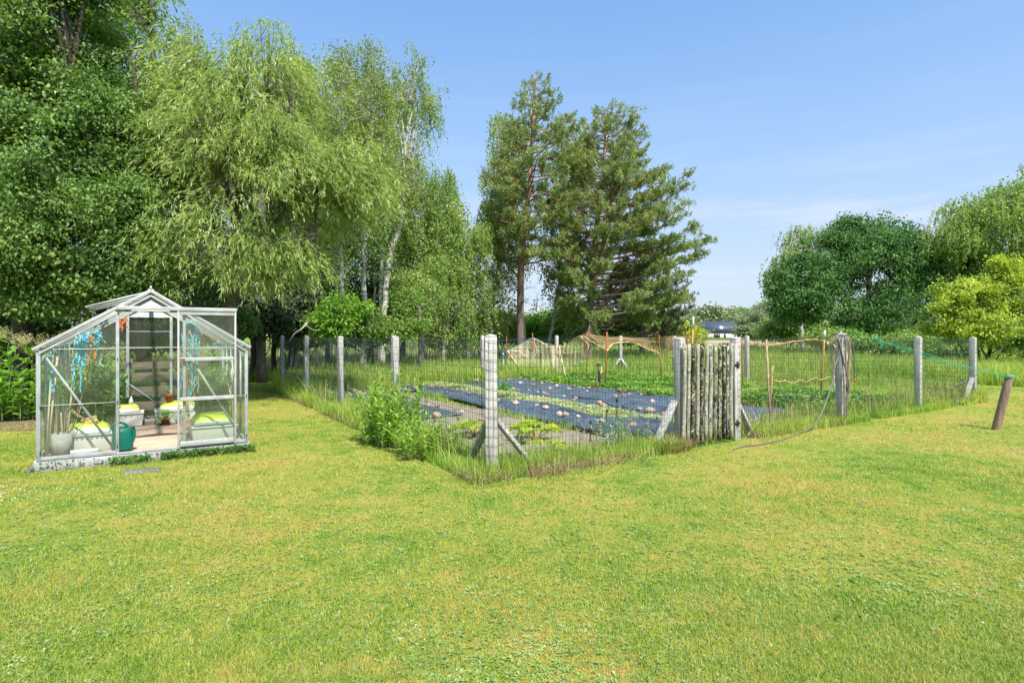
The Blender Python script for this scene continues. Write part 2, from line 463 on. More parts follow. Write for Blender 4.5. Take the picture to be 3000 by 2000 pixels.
fr_(6000, -.3, 2.8, -.22, .55, .25, 24); fr_(5000, 2.4, 3.0, -.22, .7, .30, 25); fr_(11000, 4.1, 8.2, -.2, .75, .26, 26)
fr_(10000, 8.0, 12.6, -.2, .6, .22, 27); fr_(3500, 12.0, 12.75, -.2, 1.4, .3, 28); fr_(4000, 4.2, 7.2, .6, 1.6, .14, 29, dens=.3)
fr_(9000, 10.8, 12.5, .8, 10.6, .3, 30); fr_(9000, .2, 12.4, 10.4, 11.6, .36, 31); fr_(1600, 1.75, 2.6, .8, 8.5, .10, 32, dens=.5)
fr_(1300, 2.45, 2.62, .7, 8.5, .16, 33); fr_(500, -.3, .3, -.25, .3, .2, 34, lean=.8); fr_(2500, 10.4, 12.3, .4, 1.5, .25, 36)
fr_(1500, -.3, .4, .4, 11.2, .52, 37, lean=.7); fr_(1600, -.2, 12.5, -.15, .5, .46, 38, lean=.7); fr_(1500, 6.8, 12.5, .5, 3.5, .42, 39, lean=.6); fr_(1200, .3, 12, 9.6, 10.8, .5, 40)
V = []; Q, T3, n0 = [], [], 0
for v, (q, t3) in g:
    V.append(v); Q.append(q + n0); T3.append(t3 + n0); n0 += len(v)
tag(mk('fence_line_grass', np.vstack(V), [np.vstack(Q), np.vstack(T3)], M_tall), kind='stuff')
g = []
def dr_(n, u0, u1, v0, v1, h, seed, lean=1.3):
    P = strip_pts(n, u0, u1, v0, v1, .35, seed); g.append(blades(P, h, np.maximum(.004, P[:, 1] * .0007), lean, 2))
dr_(1500, -.33, 1.9, -.3, .12, .15, 41, 1.9); dr_(700, -.2, 12.4, -.1, .5, .5, 47, .5); dr_(500, -.25, .3, .5, 11, .5, 48, .5); dr_(1500, -.33, .1, -.3, 1.6, .17, 42); dr_(900, 2.4, 3.0, -.25, .1, .2, 43); dr_(1500, -.3, .05, 2, 9, .16, 44)
dr_(900, 4.1, 7, -.2, 0, .14, 45); dr_(500, .3, 1.3, -.34, -.05, .2, 46, 2.2)
V = []; Q, T3, n0 = [], [], 0
for v, (q, t3) in g:
    V.append(v); Q.append(q + n0); T3.append(t3 + n0); n0 += len(v)
tag(mk('dead_grass', np.vstack(V), [np.vstack(Q), np.vstack(T3)], M_dry), kind='stuff')
# clover and weeds against the greenhouse sill
def leaf_patch(name, P, L, mat, up=.5, aspect=.75, kind='stuff', parent=None, r=None):
    r = r or rng; n = len(P); L = np.broadcast_to(L, (n,)) * r.uniform(.7, 1.3, n)
    az = r.uniform(0, 6.283, n); el = r.normal(up, .35, n)
    D = np.stack([np.cos(az) * np.cos(el), np.sin(az) * np.cos(el), np.sin(el)], 1)
    S = np.stack([-np.sin(az), np.cos(az), np.zeros(n)], 1) + r.normal(0, .3, (n, 3)); S /= np.linalg.norm(S, axis=1)[:, None]
    S = S * (L * aspect * .5)[:, None]
    m = P + D * (L * .5)[:, None]; tip = P + D * L[:, None]; tip[:, 2] -= L * .12
    V = np.stack([P, m + S, tip, m - S], 1).reshape(-1, 3); i = np.arange(n) * 4
    o = mk(name, V, np.stack([i, i + 1, i + 2, i + 3], 1), mat, parent)
    if kind: tag(o, kind=kind)
    return o
M_clover = leaf_mat('clover_leaves', [(0, (.05, .15, .02)), (1, (.16, .3, .06))], 3)
a = np.concatenate([rng.uniform(1.15, 2.2, 1500), rng.uniform(.65, 1.05, 450), rng.uniform(-.25, 2.2, 500)])
dep = np.concatenate([np.full(1500, -.05) - np.abs(rng.normal(0, .07, 1500)), np.full(450, -.05) - np.abs(rng.normal(0, .09, 450)), np.full(500, -.04) - np.abs(rng.normal(0, .05, 500))])
xy = GH0 + a[:, None] * GU + dep[:, None] * GV
leaf_patch('sill_weeds', np.column_stack([xy, rng.uniform(.01, .09, len(a))]), .028, M_clover)

# ---------------------------------------------------------------- the vegetable garden
# landscape fabric
t = NT('landscape_fabric'); p = t.pos(); a = t.noise(p, 2.2, 4, .6); w = t.noise(p, 220, 2)
c = t.ramp(a, [(.3, (.045, .07, .10)), (.7, (.13, .18, .235))]); c = t.mix(t.ramp(t.noise(p, 7, 5, .7), [(.52, 0), (.7, .5)]), c, (.27, .25, .22))
mpf = t.n('ShaderNodeMapping'); mpf.inputs['Rotation'].default_value = (0, 0, -ROT); t.l(p, mpf.inputs[0]); w2 = t.noise(mpf.outputs[0], 3.2, 5, .65, (2.6, .7, 1), 1.2)
t.base(c, .38, .6); t.bump(w2, .12, .9); M_fab = t.m
FABV = []
def fabric(name, label, u0, u1, v0, v1, z0, amp, seed, edge=.0, wav=.05, rake=0, group='strips of black landscape fabric'):
    nu, nv = 46, int((v1 - v0) * 16)
    uu = np.linspace(0, 1, nu); vv = np.linspace(0, 1, nv); U, Vv = np.meshgrid(uu, vv)
    lo = u0 + wav * nfield(np.column_stack([Vv[:, 0] * (v1 - v0), np.zeros(nv)]), 1.6, seed); hi = u1 + wav * nfield(np.column_stack([Vv[:, 0] * (v1 - v0), np.ones(nv) * 3]), 1.6, seed + 1)
    u = lo[:, None] + (hi - lo)[:, None] * U; v = v0 + (v1 - v0) * Vv + wav * 1.6 * nfield(np.column_stack([U.ravel() * (u1 - u0), U.ravel() * 0]), 3.4, seed + 7).reshape(U.shape) * (1 - Vv) + rake * U * (1 - Vv)
    Q = np.stack([u.ravel() * 7.5, v.ravel() * .8], 1)
    z = z0 + amp * (np.abs(nfield(Q, 1.0, seed + 2)) ** .9 * (.45 + .55 * np.clip(nfield(Q * [.3, 1.0], 1.0, seed + 9) + .5, 0, 1)) + .30 * np.abs(nfield(Q * [1.6, .9], 2.2, seed + 3)))
    e = np.minimum(np.minimum(U, 1 - U) * (u1 - u0), np.minimum(Vv, 1 - Vv) * (v1 - v0)).ravel()
    z = z + edge * np.clip(e / .06, 0, 1) ** .6 - (1 - np.clip(e / .03, 0, 1)) * .0
    z = np.maximum(z, z0 + .004)
    xy = GC + u.ravel()[:, None] * GU + v.ravel()[:, None] * GV
    i = (np.arange(nv - 1)[:, None] * nu + np.arange(nu - 1)[None]).ravel()
    FABV.append(np.column_stack([xy, z]))
    o = mk(name, np.column_stack([xy, z]), np.stack([i, i + 1, i + nu + 1, i + nu], 1), M_fab, smooth=True)
    s = o.modifiers.new('thickness', 'SOLIDIFY'); s.thickness = .004; s.offset = 1
    return tag(o, label, 'ground cover', group)
fabric('landscape_fabric', 'narrow crumpled strip of black fabric nearest the corner post, pale plants behind it', 2.60, 3.68, .35, 9.2, .0, .12, 3, .05)
fabric('landscape_fabric', 'black fabric strip directly beyond the pale leafy bed', 4.55, 5.52, .9, 11.3, .008, .045, 13, .01)
fabric('landscape_fabric', 'widest black fabric sheet running up to the row of plant pots', 5.42, 6.98, .75, 11.5, .02, .05, 23, .05, .06)
fabric('landscape_fabric', 'short black fabric patch heaped with stones by the left fence', .5, 1.85, 4.2, 10.1, .008, .03, 33, .01, .08)
fabric('landscape_fabric', 'overgrown fabric strip behind the hose post side of the garden', 8.6, 9.3, .5, 4.0, .008, .02, 43, .01)

# pale ground cover bed, strawberry beds
M_pale = leaf_mat('pale_bed_leaves', [(0, (.28, .36, .12)), (.5, (.48, .54, .24)), (1, (.72, .74, .45))], 2.5, .3, tint=(1.1, 1.1, .7))
n = 36000; u = rng.normal(4.15, .21, n); v = rng.uniform(.75, 11.4, n)
u = u + .08 * nfield(np.column_stack([v, v * 0]), 1.3, 71)
m = (np.abs(u - 4.15) < .5) & ((nfield(np.column_stack([u, v]), 4, 72) > -.55)); u, v = u[m], v[m]; n = len(u)
xy = GC + u[:, None] * GU + v[:, None] * GV
leaf_patch('pale_ground_cover', np.column_stack([xy, rng.uniform(.01, .13, n) * (1 - (np.abs(u - 4.15) / .55) ** 2) + .01]), .042, M_pale, .5, .6)
n = 1600; u = rng.uniform(1.7, 2.6, n); v = rng.uniform(.7, 9, n); m = nfield(np.column_stack([u, v]), 3, 75) > .35; u, v = u[m], v[m]
xy = GC + u[:, None] * GU + v[:, None] * GV
leaf_patch('seedlings', np.column_stack([xy, rng.uniform(.01, .05, len(u))]), .035, M_pale, .6, .5)
M_straw = leaf_mat('strawberry_leaves', [(0, (.08, .22, .03)), (.45, (.20, .38, .05)), (.8, (.36, .50, .08)), (1, (.52, .56, .16))], 1.2, .35)
n = 95000; u = rng.uniform(7.05, 11.0, n); v = rng.uniform(.55, 10.6, n)
row = np.cos((u - 7.35) * 2 * math.pi / .72)
hgt = .10 + .085 * row + .05 * nfield(np.column_stack([u, v]), 2.3, 81)
m = (hgt > .03) & ~((v < 4.2) & (u < 8.8) & (nfield(np.column_stack([u, v]), 1.5, 82) > .35)); u, v, hgt = u[m], v[m], hgt[m]; n = len(u)
xy = GC + u[:, None] * GU + v[:, None] * GV
z = hgt * rng.uniform(.25, 1, n) ** .5 + .02
leaf_patch('strawberry_bed', np.column_stack([xy, z]), .07, M_straw, .25, .85)

# ---------------------------------------------------------------- stones
def stone_mesh(seed):
    import bmesh
    r = np.random.default_rng(seed); bm = bmesh.new(); bmesh.ops.create_icosphere(bm, subdivisions=3, radius=1)
    V = np.array([v.co[:] for v in bm.verts]); sc_ = np.array([1, r.uniform(.65, .95), r.uniform(.5, .8)])
    for k in range(5):                                   # planed-off facets
        d = r.normal(size=3); d /= np.linalg.norm(d); h = r.uniform(.68, .9); x = V @ d
        V = V - np.outer(np.clip(x - h, 0, None) * .8, d)
    V = V * (1 + .07 * nfield(V, 2.6, seed + 3)[:, None]) * sc_
    for v, q in zip(bm.verts, V): v.co = q
    me = bpy.data.meshes.new('stone'); bm.to_mesh(me); bm.free()
    me.polygons.foreach_set('use_smooth', np.ones(len(me.polygons), bool)); return me
def stone_mat(name, c):
    t = NT(name); p = t.pos('object'); a = t.noise(p, 1.4, 4, .6); b = t.noise(p, 11, 4, .7)
    cc = t.ramp(a, [(.3, tuple(x * .72 for x in c)), (.7, tuple(min(1, x * 1.2) for x in c))])
    cc = t.mix(t.ramp(b, [(.45, 0), (.62, .4)]), cc, tuple(x * .45 for x in c)); t.base(cc, .85, .2); t.bump(b, .03, .5); return t.m
SM = {'tan': stone_mat('tan_stone', (.44, .35, .26)), 'brown': stone_mat('brown_stone', (.33, .20, .13)), 'reddish': stone_mat('red_stone', (.40, .26, .19)),
      'pale': stone_mat('pale_stone', (.60, .50, .40)), 'dark grey': stone_mat('dark_stone', (.12, .115, .11)), 'grey': stone_mat('grey_stone', (.34, .31, .28))}
PROTO = {}
def zA(x, y): return 1200 + x * .1913, 1060 + y * .1913
def zB(x, y): return 1600 + x * .1913, 1060 + y * .1913
def zC(x, y): return 900 + x * .1913, 1050 + y * .1913
ST = {
 'near strip': ('the narrow near fabric strip', .115, [zA(*q[:2]) + q[2:] for q in [(340,430,.07,'reddish'),(410,412,.055,'dark grey'),(485,412,.08,'brown'),(455,450,.065,'brown'),(530,452,.07,'reddish'),(565,500,.07,'brown'),(655,452,.07,'brown'),(820,498,.06,'brown'),(910,525,.07,'grey'),(1070,552,.07,'brown'),(1128,548,.06,'tan'),(1357,632,.05,'pale'),(1560,640,.055,'tan'),(1625,708,.125,'pale'),(1945,748,.085,'tan'),(2085,788,.095,'pale'),(2290,850,.10,'pale')]]
   + [zB(*q[:2]) + q[2:] for q in [(300,908,.10,'tan'),(490,890,.07,'pale'),(780,945,.07,'tan'),(855,1030,.10,'tan'),(1325,1100,.11,'reddish'),(1560,1120,.12,'tan'),(1430,1245,.12,'tan')]]),
 'middle sheets': ('the wide middle fabric', .075, [zA(*q[:2]) + q[2:] for q in [(795,300,.13,'brown'),(1025,314,.09,'tan'),(1085,318,.06,'reddish'),(1150,288,.08,'tan'),(1150,328,.07,'brown'),(1510,318,.085,'brown'),(1525,272,.08,'grey'),(1640,262,.12,'grey'),(1705,284,.085,'tan'),(1770,298,.075,'reddish'),(1885,302,.12,'reddish'),(2005,330,.08,'brown'),(2020,356,.08,'tan'),(2100,342,.09,'reddish'),(2170,346,.08,'tan'),(1590,416,.09,'tan'),(1660,446,.075,'tan'),(1825,442,.06,'pale'),(1960,466,.065,'pale'),(2058,482,.085,'tan'),(2098,522,.105,'tan'),(1695,356,.115,'pale'),(1890,387,.11,'brown'),(2147,434,.095,'tan'),(2250,412,.10,'pale')]]
   + [zB(*q[:2]) + q[2:] for q in [(345,453,.10,'tan'),(420,402,.09,'brown'),(510,422,.07,'tan'),(570,460,.075,'tan'),(630,492,.06,'pale'),(655,442,.09,'pale'),(272,548,.095,'tan'),(450,565,.085,'tan'),(425,588,.07,'tan'),(820,630,.10,'tan'),(862,695,.15,'reddish'),(1050,575,.10,'reddish'),(1190,568,.085,'brown'),(1205,695,.11,'dark grey'),(1430,750,.105,'tan'),(1585,775,.15,'tan'),(1810,825,.12,'reddish'),(1625,645,.095,'pale'),(1135,500,.08,'brown'),(1275,527,.07,'tan'),(1455,548,.11,'tan'),(2290,785,.1,'reddish')]]),
 'left patch': ('the fabric patch by the left fence', .045, [zC(*q[:2]) + q[2:] for q in [(350,567,.14,'pale'),(420,608,.10,'tan'),(640,492,.13,'tan'),(720,522,.13,'tan'),(800,548,.13,'tan'),(862,566,.11,'tan'),(820,428,.12,'reddish'),(930,428,.11,'brown'),(985,462,.12,'tan'),(1055,482,.15,'tan'),(1180,512,.12,'tan'),(1110,542,.12,'tan'),(1250,438,.14,'pale'),(1230,582,.12,'pale'),(1050,592,.12,'brown'),(1120,622,.13,'tan'),(1272,668,.09,'reddish'),(1530,412,.12,'tan'),(1212,856,.12,'tan'),(1500,470,.08,'pale'),(1862,735,.08,'tan'),(1992,745,.09,'reddish'),(1988,888,.13,'tan'),(1900,475,.1,'reddish')]]),
 'soil': ('bare soil near the corner post', .02, [zA(*q[:2]) + q[2:] for q in [(430,695,.075,'tan'),(690,765,.05,'reddish'),(800,800,.07,'pale'),(1100,892,.09,'reddish'),(860,930,.10,'pale'),(320,660,.06,'tan')]]),
 'heap': ('the far braced corner post', .05, [(1797,1086,.10,'tan'),(1806,1088,.11,'reddish'),(1815,1088,.12,'tan'),(1824,1086,.10,'reddish'),(1832,1085,.10,'brown'),(1811,1081,.11,'tan'),(1820,1081,.1,'pale'),(1803,1082,.09,'pale')]),
}
FABA = np.vstack(FABV)
for key, (place, z, L) in ST.items():
    L = [(gr(px, py, z * .6), s, c) for px, py, s, c in L]
    L.sort(key=lambda q: q[0][1])
    sizes = sorted(q[1] for q in L); big = sizes[int(len(sizes) * .75)]
    cnt = {}
    rows = []
    for p, s, c in L:
        kind = ('large ' if s >= big and s > .1 else 'small ' if s < .075 else '') + c
        cnt[kind] = cnt.get(kind, 0) + 1; dd_ = np.linalg.norm(FABA[:, :2] - p[:2], axis=1); q_ = np.argsort(dd_)[:6]; p[2] = FABA[q_, 2].max() if dd_[q_[0]] < .12 else .01; rows.append((p, s, c, kind, cnt[kind]))
    ordn = ['nearest', 'second nearest', 'third nearest', 'fourth nearest', 'fifth nearest', 'sixth nearest', 'seventh nearest', 'eighth nearest', 'ninth nearest', 'tenth nearest', 'eleventh nearest', 'twelfth nearest', 'thirteenth nearest', 'fourteenth nearest', 'fifteenth nearest', 'sixteenth nearest']
    for p, s, c, kind, k in rows:
        sh = int(rng.integers(6)); kk = (sh, c)
        if kk not in PROTO:
            me = stone_mesh(sh); me.materials.append(SM[c]); PROTO[kk] = me
        o = bpy.data.objects.new('stone', PROTO[kk]); col.objects.link(o)
        p = p.copy(); s2 = s * .70
        o.location = (p[0], p[1], p[2] + s2 * .34); o.scale = (s2, s2, s2); o.rotation_euler = (rng.uniform(-.2, .2), rng.uniform(-.2, .2), rng.uniform(0, 6.28))
        lab = ('only ' + kind if cnt[kind] == 1 else ordn[min(k - 1, 15)] + ' of the ' + kind) + ' stone' + ('s' if cnt[kind] > 1 else '') + ' on ' + place
        if key == 'heap': lab = lab.replace(' on ', ' heaped at ')
        tag(o, lab.replace(' on bare', ' lying on bare'), 'stone', 'stones weighing down the garden fabric' if key not in ('heap', 'soil') else 'loose stones in the garden')

# ---------------------------------------------------------------- pots along the strawberry bed
POTM = {'terracotta': plain('terracotta_plastic', (.33, .08, .04), .5), 'black': plain('black_plastic', (.02, .02, .022), .45), 'blue grey': plain('blue_plastic', (.10, .17, .23), .45), 'grey': plain('grey_plastic', (.2, .21, .22), .5)}
pots = [(712, 440, 'terracotta', .13), (1168, 522, 'black', .12), (1222, 528, 'black', .11), (1322, 532, 'terracotta', .13), (1374, 540, 'black', .12), (1503, 572, 'terracotta', .14), (1556, 574, 'terracotta', .13),
        (1618, 576, 'blue grey', .15), (1680, 578, 'black', .12), (1736, 585, 'blue grey', .13), (1795, 590, 'grey', .12), (1892, 604, 'blue grey', .14)]
seen = {}; tot = {}
for q in pots: tot[q[2]] = tot.get(q[2], 0) + 1
for x, y, c, s in pots:
    p = gr(*zB(x, y)); seen[c] = seen.get(c, 0) + 1
    on = ['leftmost', 'second from left', 'third from left', 'fourth from left'][seen[c] - 1]
    root = empty('plant_pot', (p[0], p[1], 0), f'{c} plant pot, ' + (f'{on} of the {c} pots by the strawberry bed' if tot[c] > 1 else 'the only one of that colour by the strawberry bed'), 'plant pot', 'pots in a row along the strawberry bed', rng.uniform(-.3, .3) + ROT)
    mb = MB(); mb.box((0, 0, s * .42), (s * .72, s * .72, s * .84), None, 1.22); mb.box((0, 0, s * .86), (s * .94, s * .94, s * .12))
    mb.build('pot', POTM[c], root, bevel=.004)
    n = 60; P = np.column_stack([rng.normal(0, .06, n), rng.normal(0, .06, n), s + rng.uniform(0, .1, n)])
    leaf_patch('foliage', P, .06, M_straw, .3, .85, None, root)

# ---------------------------------------------------------------- fences
def bw(mb, name, mat, root, smooth=False, bevel=0):      # build a mesh given in world coordinates under its thing
    L = np.array(root.location)
    mb.V = [v - L for v in mb.V]
    return mb.build(name, mat, root, smooth, None, bevel)
M_post = wood('weathered_post', [(.32, (.16, .145, .125)), (.43, (.36, .34, .31)), (.52, (.50, .475, .44)), (.68, (.62, .60, .56))], (26, 26, 1.3))
M_cap = plain('post_cap_wood', (.46, .42, .36), .85, var=.25, scale=20)
M_knot = M_post
M_wire = plain('green_coated_wire', (.045, .08, .062), .45, .4)
M_iron = plain('dark_iron', (.05, .045, .04), .6, .4, .4)
def post(root, s, z, w, along, rot=None, cap=True):
    p = along(s); r = ROT if rot is None else rot
    c_, s_ = math.cos(r), math.sin(r); M = np.array([[c_, -s_, 0], [s_, c_, 0], [0, 0, 1]])
    mb = MB(); mb.box((0, 0, (z - .03) / 2 - .05), (w, w, z - .03 + .1), M); o = mb.build('post', M_post, root, loc=None, bevel=.006)
    L = np.array(root.location); o.location = tuple(np.array([p[0], p[1], 0]) - L)
    o.rotation_euler = (rng.normal(0, .004), rng.normal(0, .004), 0)
    h = w / 2; q = np.array([[-h, -h, 0], [h, -h, 0], [h, h, 0], [-h, h, 0], [-h * .95, -h * .95, .012], [h * .95, -h * .95, .012], [h * .95, h * .95, .012], [-h * .95, h * .95, .012], [0, 0, .03]]) @ M.T
    F4 = np.array([[0, 1, 5, 4], [1, 2, 6, 5], [2, 3, 7, 6], [3, 0, 4, 7], [3, 2, 1, 0]]); F3 = np.array([[4, 5, 8], [5, 6, 8], [6, 7, 8], [7, 4, 8]])
    co = mk('post_cap', q, [F4, F3], M_cap, o); co.location = (0, 0, z - .03 + .001)
    return o
def brace(root, p0, p1, w=.095, t=.04):
    mb = MB(); mb.bar(p0, p1, w, t, (0, 0, 1)); return bw(mb, 'brace', M_post, root, bevel=.003)
def netting(root, along, s0, s1, off, ztop=1.44, r=.0021, skip=(), z0=.02):
    mb = MB(); n = int((s1 - s0) / .05); o = np.array([off[0], off[1], 0])
    for k in range(n + 1):
        s = s0 + (s1 - s0) * k / n
        p = along(s)
        zz = np.linspace(z0, ztop + .01 * math.sin(s * 1.3), 7)
        wob = .006 * np.sin(zz * 9 + s * 3) + rng.normal(0, .0015)
        P = np.array([p[0], p[1], 0]) + o + np.column_stack([GU[0] * wob, GU[1] * wob, zz]); mb.tube(P, r, 3, False)
    hs = np.arange(z0 + .02, ztop, .1).tolist() + [ztop]
    ss = np.linspace(s0, s1, int((s1 - s0) / .125) + 2)
    base = np.array([along(s)[:2] for s in ss])
    for h in hs:
        sag = .012 * np.sin(ss * 1.3 + h) + .004 * np.sin(ss * 25 + h * 30)
        mb.tube(np.column_stack([base + o[:2], h + sag]), r * 1.1, 3, False)
    bw(mb, 'netting', M_wire, root)
left = lambda s: G2(0, s); front = lambda s: G2(s, 0); back = lambda s: G2(s, SIDE_L); right = lambda s: G2(FRONT_L, s)
def fence(label, along, posts, w, group='runs of the wire netting fence', rots={}, z=1.47):
    p = along(posts[0][0]); root = empty('wire_fence', (p[0], p[1], 0), label, 'fence', group)
    for s, zt in posts: post(root, s, zt, w, along, rots.get(s))
    return root
FL = fence('left run of netting fence on four grey posts, between lawn and stony fabric', left, [(2.84, 1.49), (5.68, 1.49), (8.52, 1.49), (11.35, 1.50)], .097)
netting(FL, left, .07, 11.35, -GU * .06)
e = left(11.35); brace(FL, e + [0, 0, .62], G2(.62, 11.35, .02), .08, .035); brace(FL, e - [.0, .04, -.66], G2(-.02, 10.82, .0), .075, .035)
FF = fence('front run of netting fence from the big near corner post to the gate', front, [(0, 1.515), (2.92, 1.475)], .108, rots={0: .04})
ch = [c for c in FF.children if c.name.startswith('post')]; ch[0].scale = (1.17, 1.17, 1)
netting(FF, front, .03, 2.95, -GV * .075, r=.0021)
mb = MB(); c3 = np.array([GC[0], GC[1], 0]); wr = smooth_path([G2(-.075, .10), c3 + [-.072, -.060, 0], c3 + [.068, -.070, 0], G2(.10, -.078)], 7)
dW = np.r_[0, np.cumsum(np.linalg.norm(np.diff(wr, axis=0), axis=1))]
for x in np.arange(.01, dW[-1], .05):
    q = np.array([np.interp(x, dW, wr[:, 0]), np.interp(x, dW, wr[:, 1]), 0]); zz = np.linspace(.02, 1.44, 9); mb.tube(q + np.column_stack([.003 * np.sin(zz * 9 + x * 40), 0 * zz, zz]), .0021, 3, False)
for h in np.arange(.04, 1.44, .1).tolist() + [1.44]: mb.tube(wr + np.column_stack([0 * dW, 0 * dW, h + .005 * np.sin(dW * 70)]), .0023, 3, False)
bw(mb, 'corner_netting', M_wire, FF)
brace(FF, G2(.0, .04, .60), G2(.0, .58, -.02)); brace(FF, G2(.05, .0, .60), G2(.60, .02, -.02)); brace(FF, G2(2.85, .03, .62), G2(2.42, .03, -.02), .09, .05)
FR = fence('right run of netting fence, from the gate past the post carrying the hose', front, [(4.09, 1.475), (6.95, 1.50), (9.86, 1.475), (12.54, 1.465)], .112)
netting(FR, front, 4.05, 12.60, -GV * .072, 1.42)
brace(FR, G2(4.15, .03, .55), G2(4.55, .03, -.02)); e = G2(12.54, 0); brace(FR, e + [0, 0, .58], G2(11.98, -.02, 0), .085, .04); brace(FR, e + [0, 0, .55], G2(12.54, .75, 0), .085, .04)
FB = fence('far back run of netting fence below the pines, ending at the braced corner post', back, [(3.2, 1.49), (6.31, 1.50), (9.40, 1.50), (12.54, 1.49)], .105)
netting(FB, back, .06, 12.5, GV * .06, 1.42, .0027)
e = G2(12.54, SIDE_L); brace(FB, e + [0, 0, .62], G2(11.95, SIDE_L, 0), .09, .05); brace(FB, e + [0, 0, .62], G2(12.54, SIDE_L - .62, 0), .09, .05)
FS = fence('far right side run of netting fence, seen behind the gate and hose post', right, [(2.85, 1.47), (5.73, 1.49), (8.62, 1.48)], .105)
netting(FS, right, .06, 11.3, GU * .06, 1.42, .0027)

# ---------------------------------------------------------------- garden gate of rough pickets
def pick(name, base, dark):
    t = NT(name); p = t.pos('object')
    g = t.noise(p, 1.4, 5, .65, (40, 40, 3)); c = t.ramp(g, [(.3, tuple(x * .5 for x in base)), (.7, base)])
    k = t.noise(p, 4, 5, .7, (5, 5, 1.3)); c = t.mix(t.ramp(k, [(dark, 0), (dark + .07, .95)]), c, (.025, .022, .016))
    l = t.noise(p, 26, 3, .6); c = t.mix(t.ramp(l, [(.56, 0), (.6, .8)]), c, (.56, .55, .40))
    m = t.noise(p, 45, 2, .6); c = t.mix(t.ramp(m, [(.62, 0), (.66, .9)]), c, (.02, .018, .014))
    t.base(c, .9, .15); t.bump(g, .006, .8); return t.m
MP = [pick('lichen_picket', (.42, .40, .31), .59), pick('mossy_picket', (.38, .36, .28), .47), pick('blackened_picket', (.33, .30, .24), .38)]
gate = empty('picket_gate', G2(3.0, -.08), 'rustic garden gate of twelve rough lichen-spotted pickets hung between two grey posts', 'gate')
tops = [1.38, 1.38, 1.385, 1.38, 1.385, 1.39, 1.39, 1.39, 1.39, 1.395, 1.39, 1.395]
pxs = [195, 250, 300, 358, 410, 465, 515, 575, 630, 680, 725, 770]
pm = [0, 0, 2, 0, 2, 0, 0, 1, 1, 2, 1, 0]
for k in range(12):
    ptop = onv(1960 + pxs[k] * .236 * 1.0, 1005, -.10); s = uv_of(ptop)[0]; r = rng.uniform(.023, .028)
    zz = np.linspace(rng.uniform(.02, .07), tops[k] + rng.uniform(-.01, .01), 9)
    P = np.array([G2(s + .006 * math.sin(z * 3 + k * 2) - .035 * (1 - z / 1.4) * (1 - k / 12), -.105 + .004 * math.sin(z * 5 + k), z) for z in zz])
    rr = r * (1.08 - .16 * (zz / 1.4)) * (1 + .05 * np.sin(zz * 11 + k))
    mb = MB(); mb.tube(P, rr, 9); bw(mb, 'picket', MP[pm[k]], gate, smooth=False)
s0, s1 = uv_of(onv(2003, 1100, -.08))[0], 4.0
for z in (1.02, .22):
    mb = MB(); mb.bar(G2(s0 + .01, -.062, z), G2(s1 - .03, -.062, z), .03, .055); bw(mb, 'rail', MP[1], gate)
mb = MB(); mb.bar(G2(s0 + .06, -.035, .98), G2(s1 - .12, -.035, .28), .022, .05); bw(mb, 'diagonal_brace', MP[1], gate)
mb = MB(); mb.box((0, 0, .70), (.05, .05, 1.36), None); o = mb.build('hinge_stile', M_post, gate, bevel=.004); o.location = tuple(G2(3.985, -.075) - np.array(gate.location)); o.rotation_euler = (0, 0, ROT)
for z in (1.08, .25):
    mb = MB(); mb.bar(G2(3.93, -.108, z), G2(4.05, -.108, z), .006, .035); mb.tube([G2(3.995, -.115, z - .05), G2(3.995, -.115, z + .05)], .009, 8)
    mb.bar(G2(3.985, -.112, z - .045), G2(3.985, -.112, z + .045), .008, .05, GV.tolist() + [0]); bw(mb, 'hinge', M_iron, gate)

# ---------------------------------------------------------------- leaning stake, rope, hose, rods
M_stake = wood('brown_stake', [(.3, (.13, .085, .06)), (.5, (.26, .18, .13)), (.75, (.42, .33, .26))], (30, 30, 2))
b = gr(2917, 1258); tp = at(2958, 1098, 8.95); st = empty('wooden_stake', b, 'short round brown stake leaning right on the lawn, green rope round its top', 'stake')
mb = MB(); ax = tp - b; q = np.array([b - ax * .06, b, b + ax * .3, b + ax * .6, b + ax * .985, b + ax]); mb.tube(q, [.06, .06, .058, .057, .056, .048], 14); bw(mb, 'pole', M_stake, st)
M_rope = plain('green_rope', (.02, .36, .24), .6, .3, scale=60, var=.3)
def rp(L, n=5): return smooth_path([at(px, py, Y) for px, py, Y in L], n)
rope = empty('green_rope', tp, 'thin turquoise green rope strung from the hose post down to the leaning stake', 'rope')
mb = MB()
mb.tube(rp([(2476, 979, 9.72), (2520, 985, 9.66), (2573, 996, 9.6)]), .0035, 5)
mb.tube(rp([(2573, 996, 9.58), (2620, 1010, 9.5), (2690, 1030, 9.4), (2780, 1058, 9.25), (2870, 1082, 9.1), (2958, 1103, 8.9)]), .0042, 5)
mb.tube(rp([(2573, 998, 9.58), (2620, 1014, 9.5), (2690, 1037, 9.4), (2780, 1064, 9.25), (2870, 1087, 9.1), (2958, 1106, 8.9)]), .0042, 5)
mb.tube(rp([(2573, 997, 9.57), (2562, 990, 9.57), (2564, 986, 9.57), (2574, 988, 9.57), (2577, 996, 9.57), (2580, 1012, 9.56)]), .005, 5)
mb.tube(rp([(2578, 999, 9.57), (2576, 1006, 9.57), (2583, 1010, 9.57), (2579, 1017, 9.57)]), .008, 5)
bw(mb, 'strand', M_rope, rope, True)
mb = MB(); c = tp - ax * .045
for k in range(3):
    th = np.linspace(0, 6.4, 18); mb.tube(c + np.column_stack([.06 * np.cos(th), .06 * np.sin(th), np.full(18, k * .011)]), .0055, 5)
bw(mb, 'knot', M_rope, rope, True)

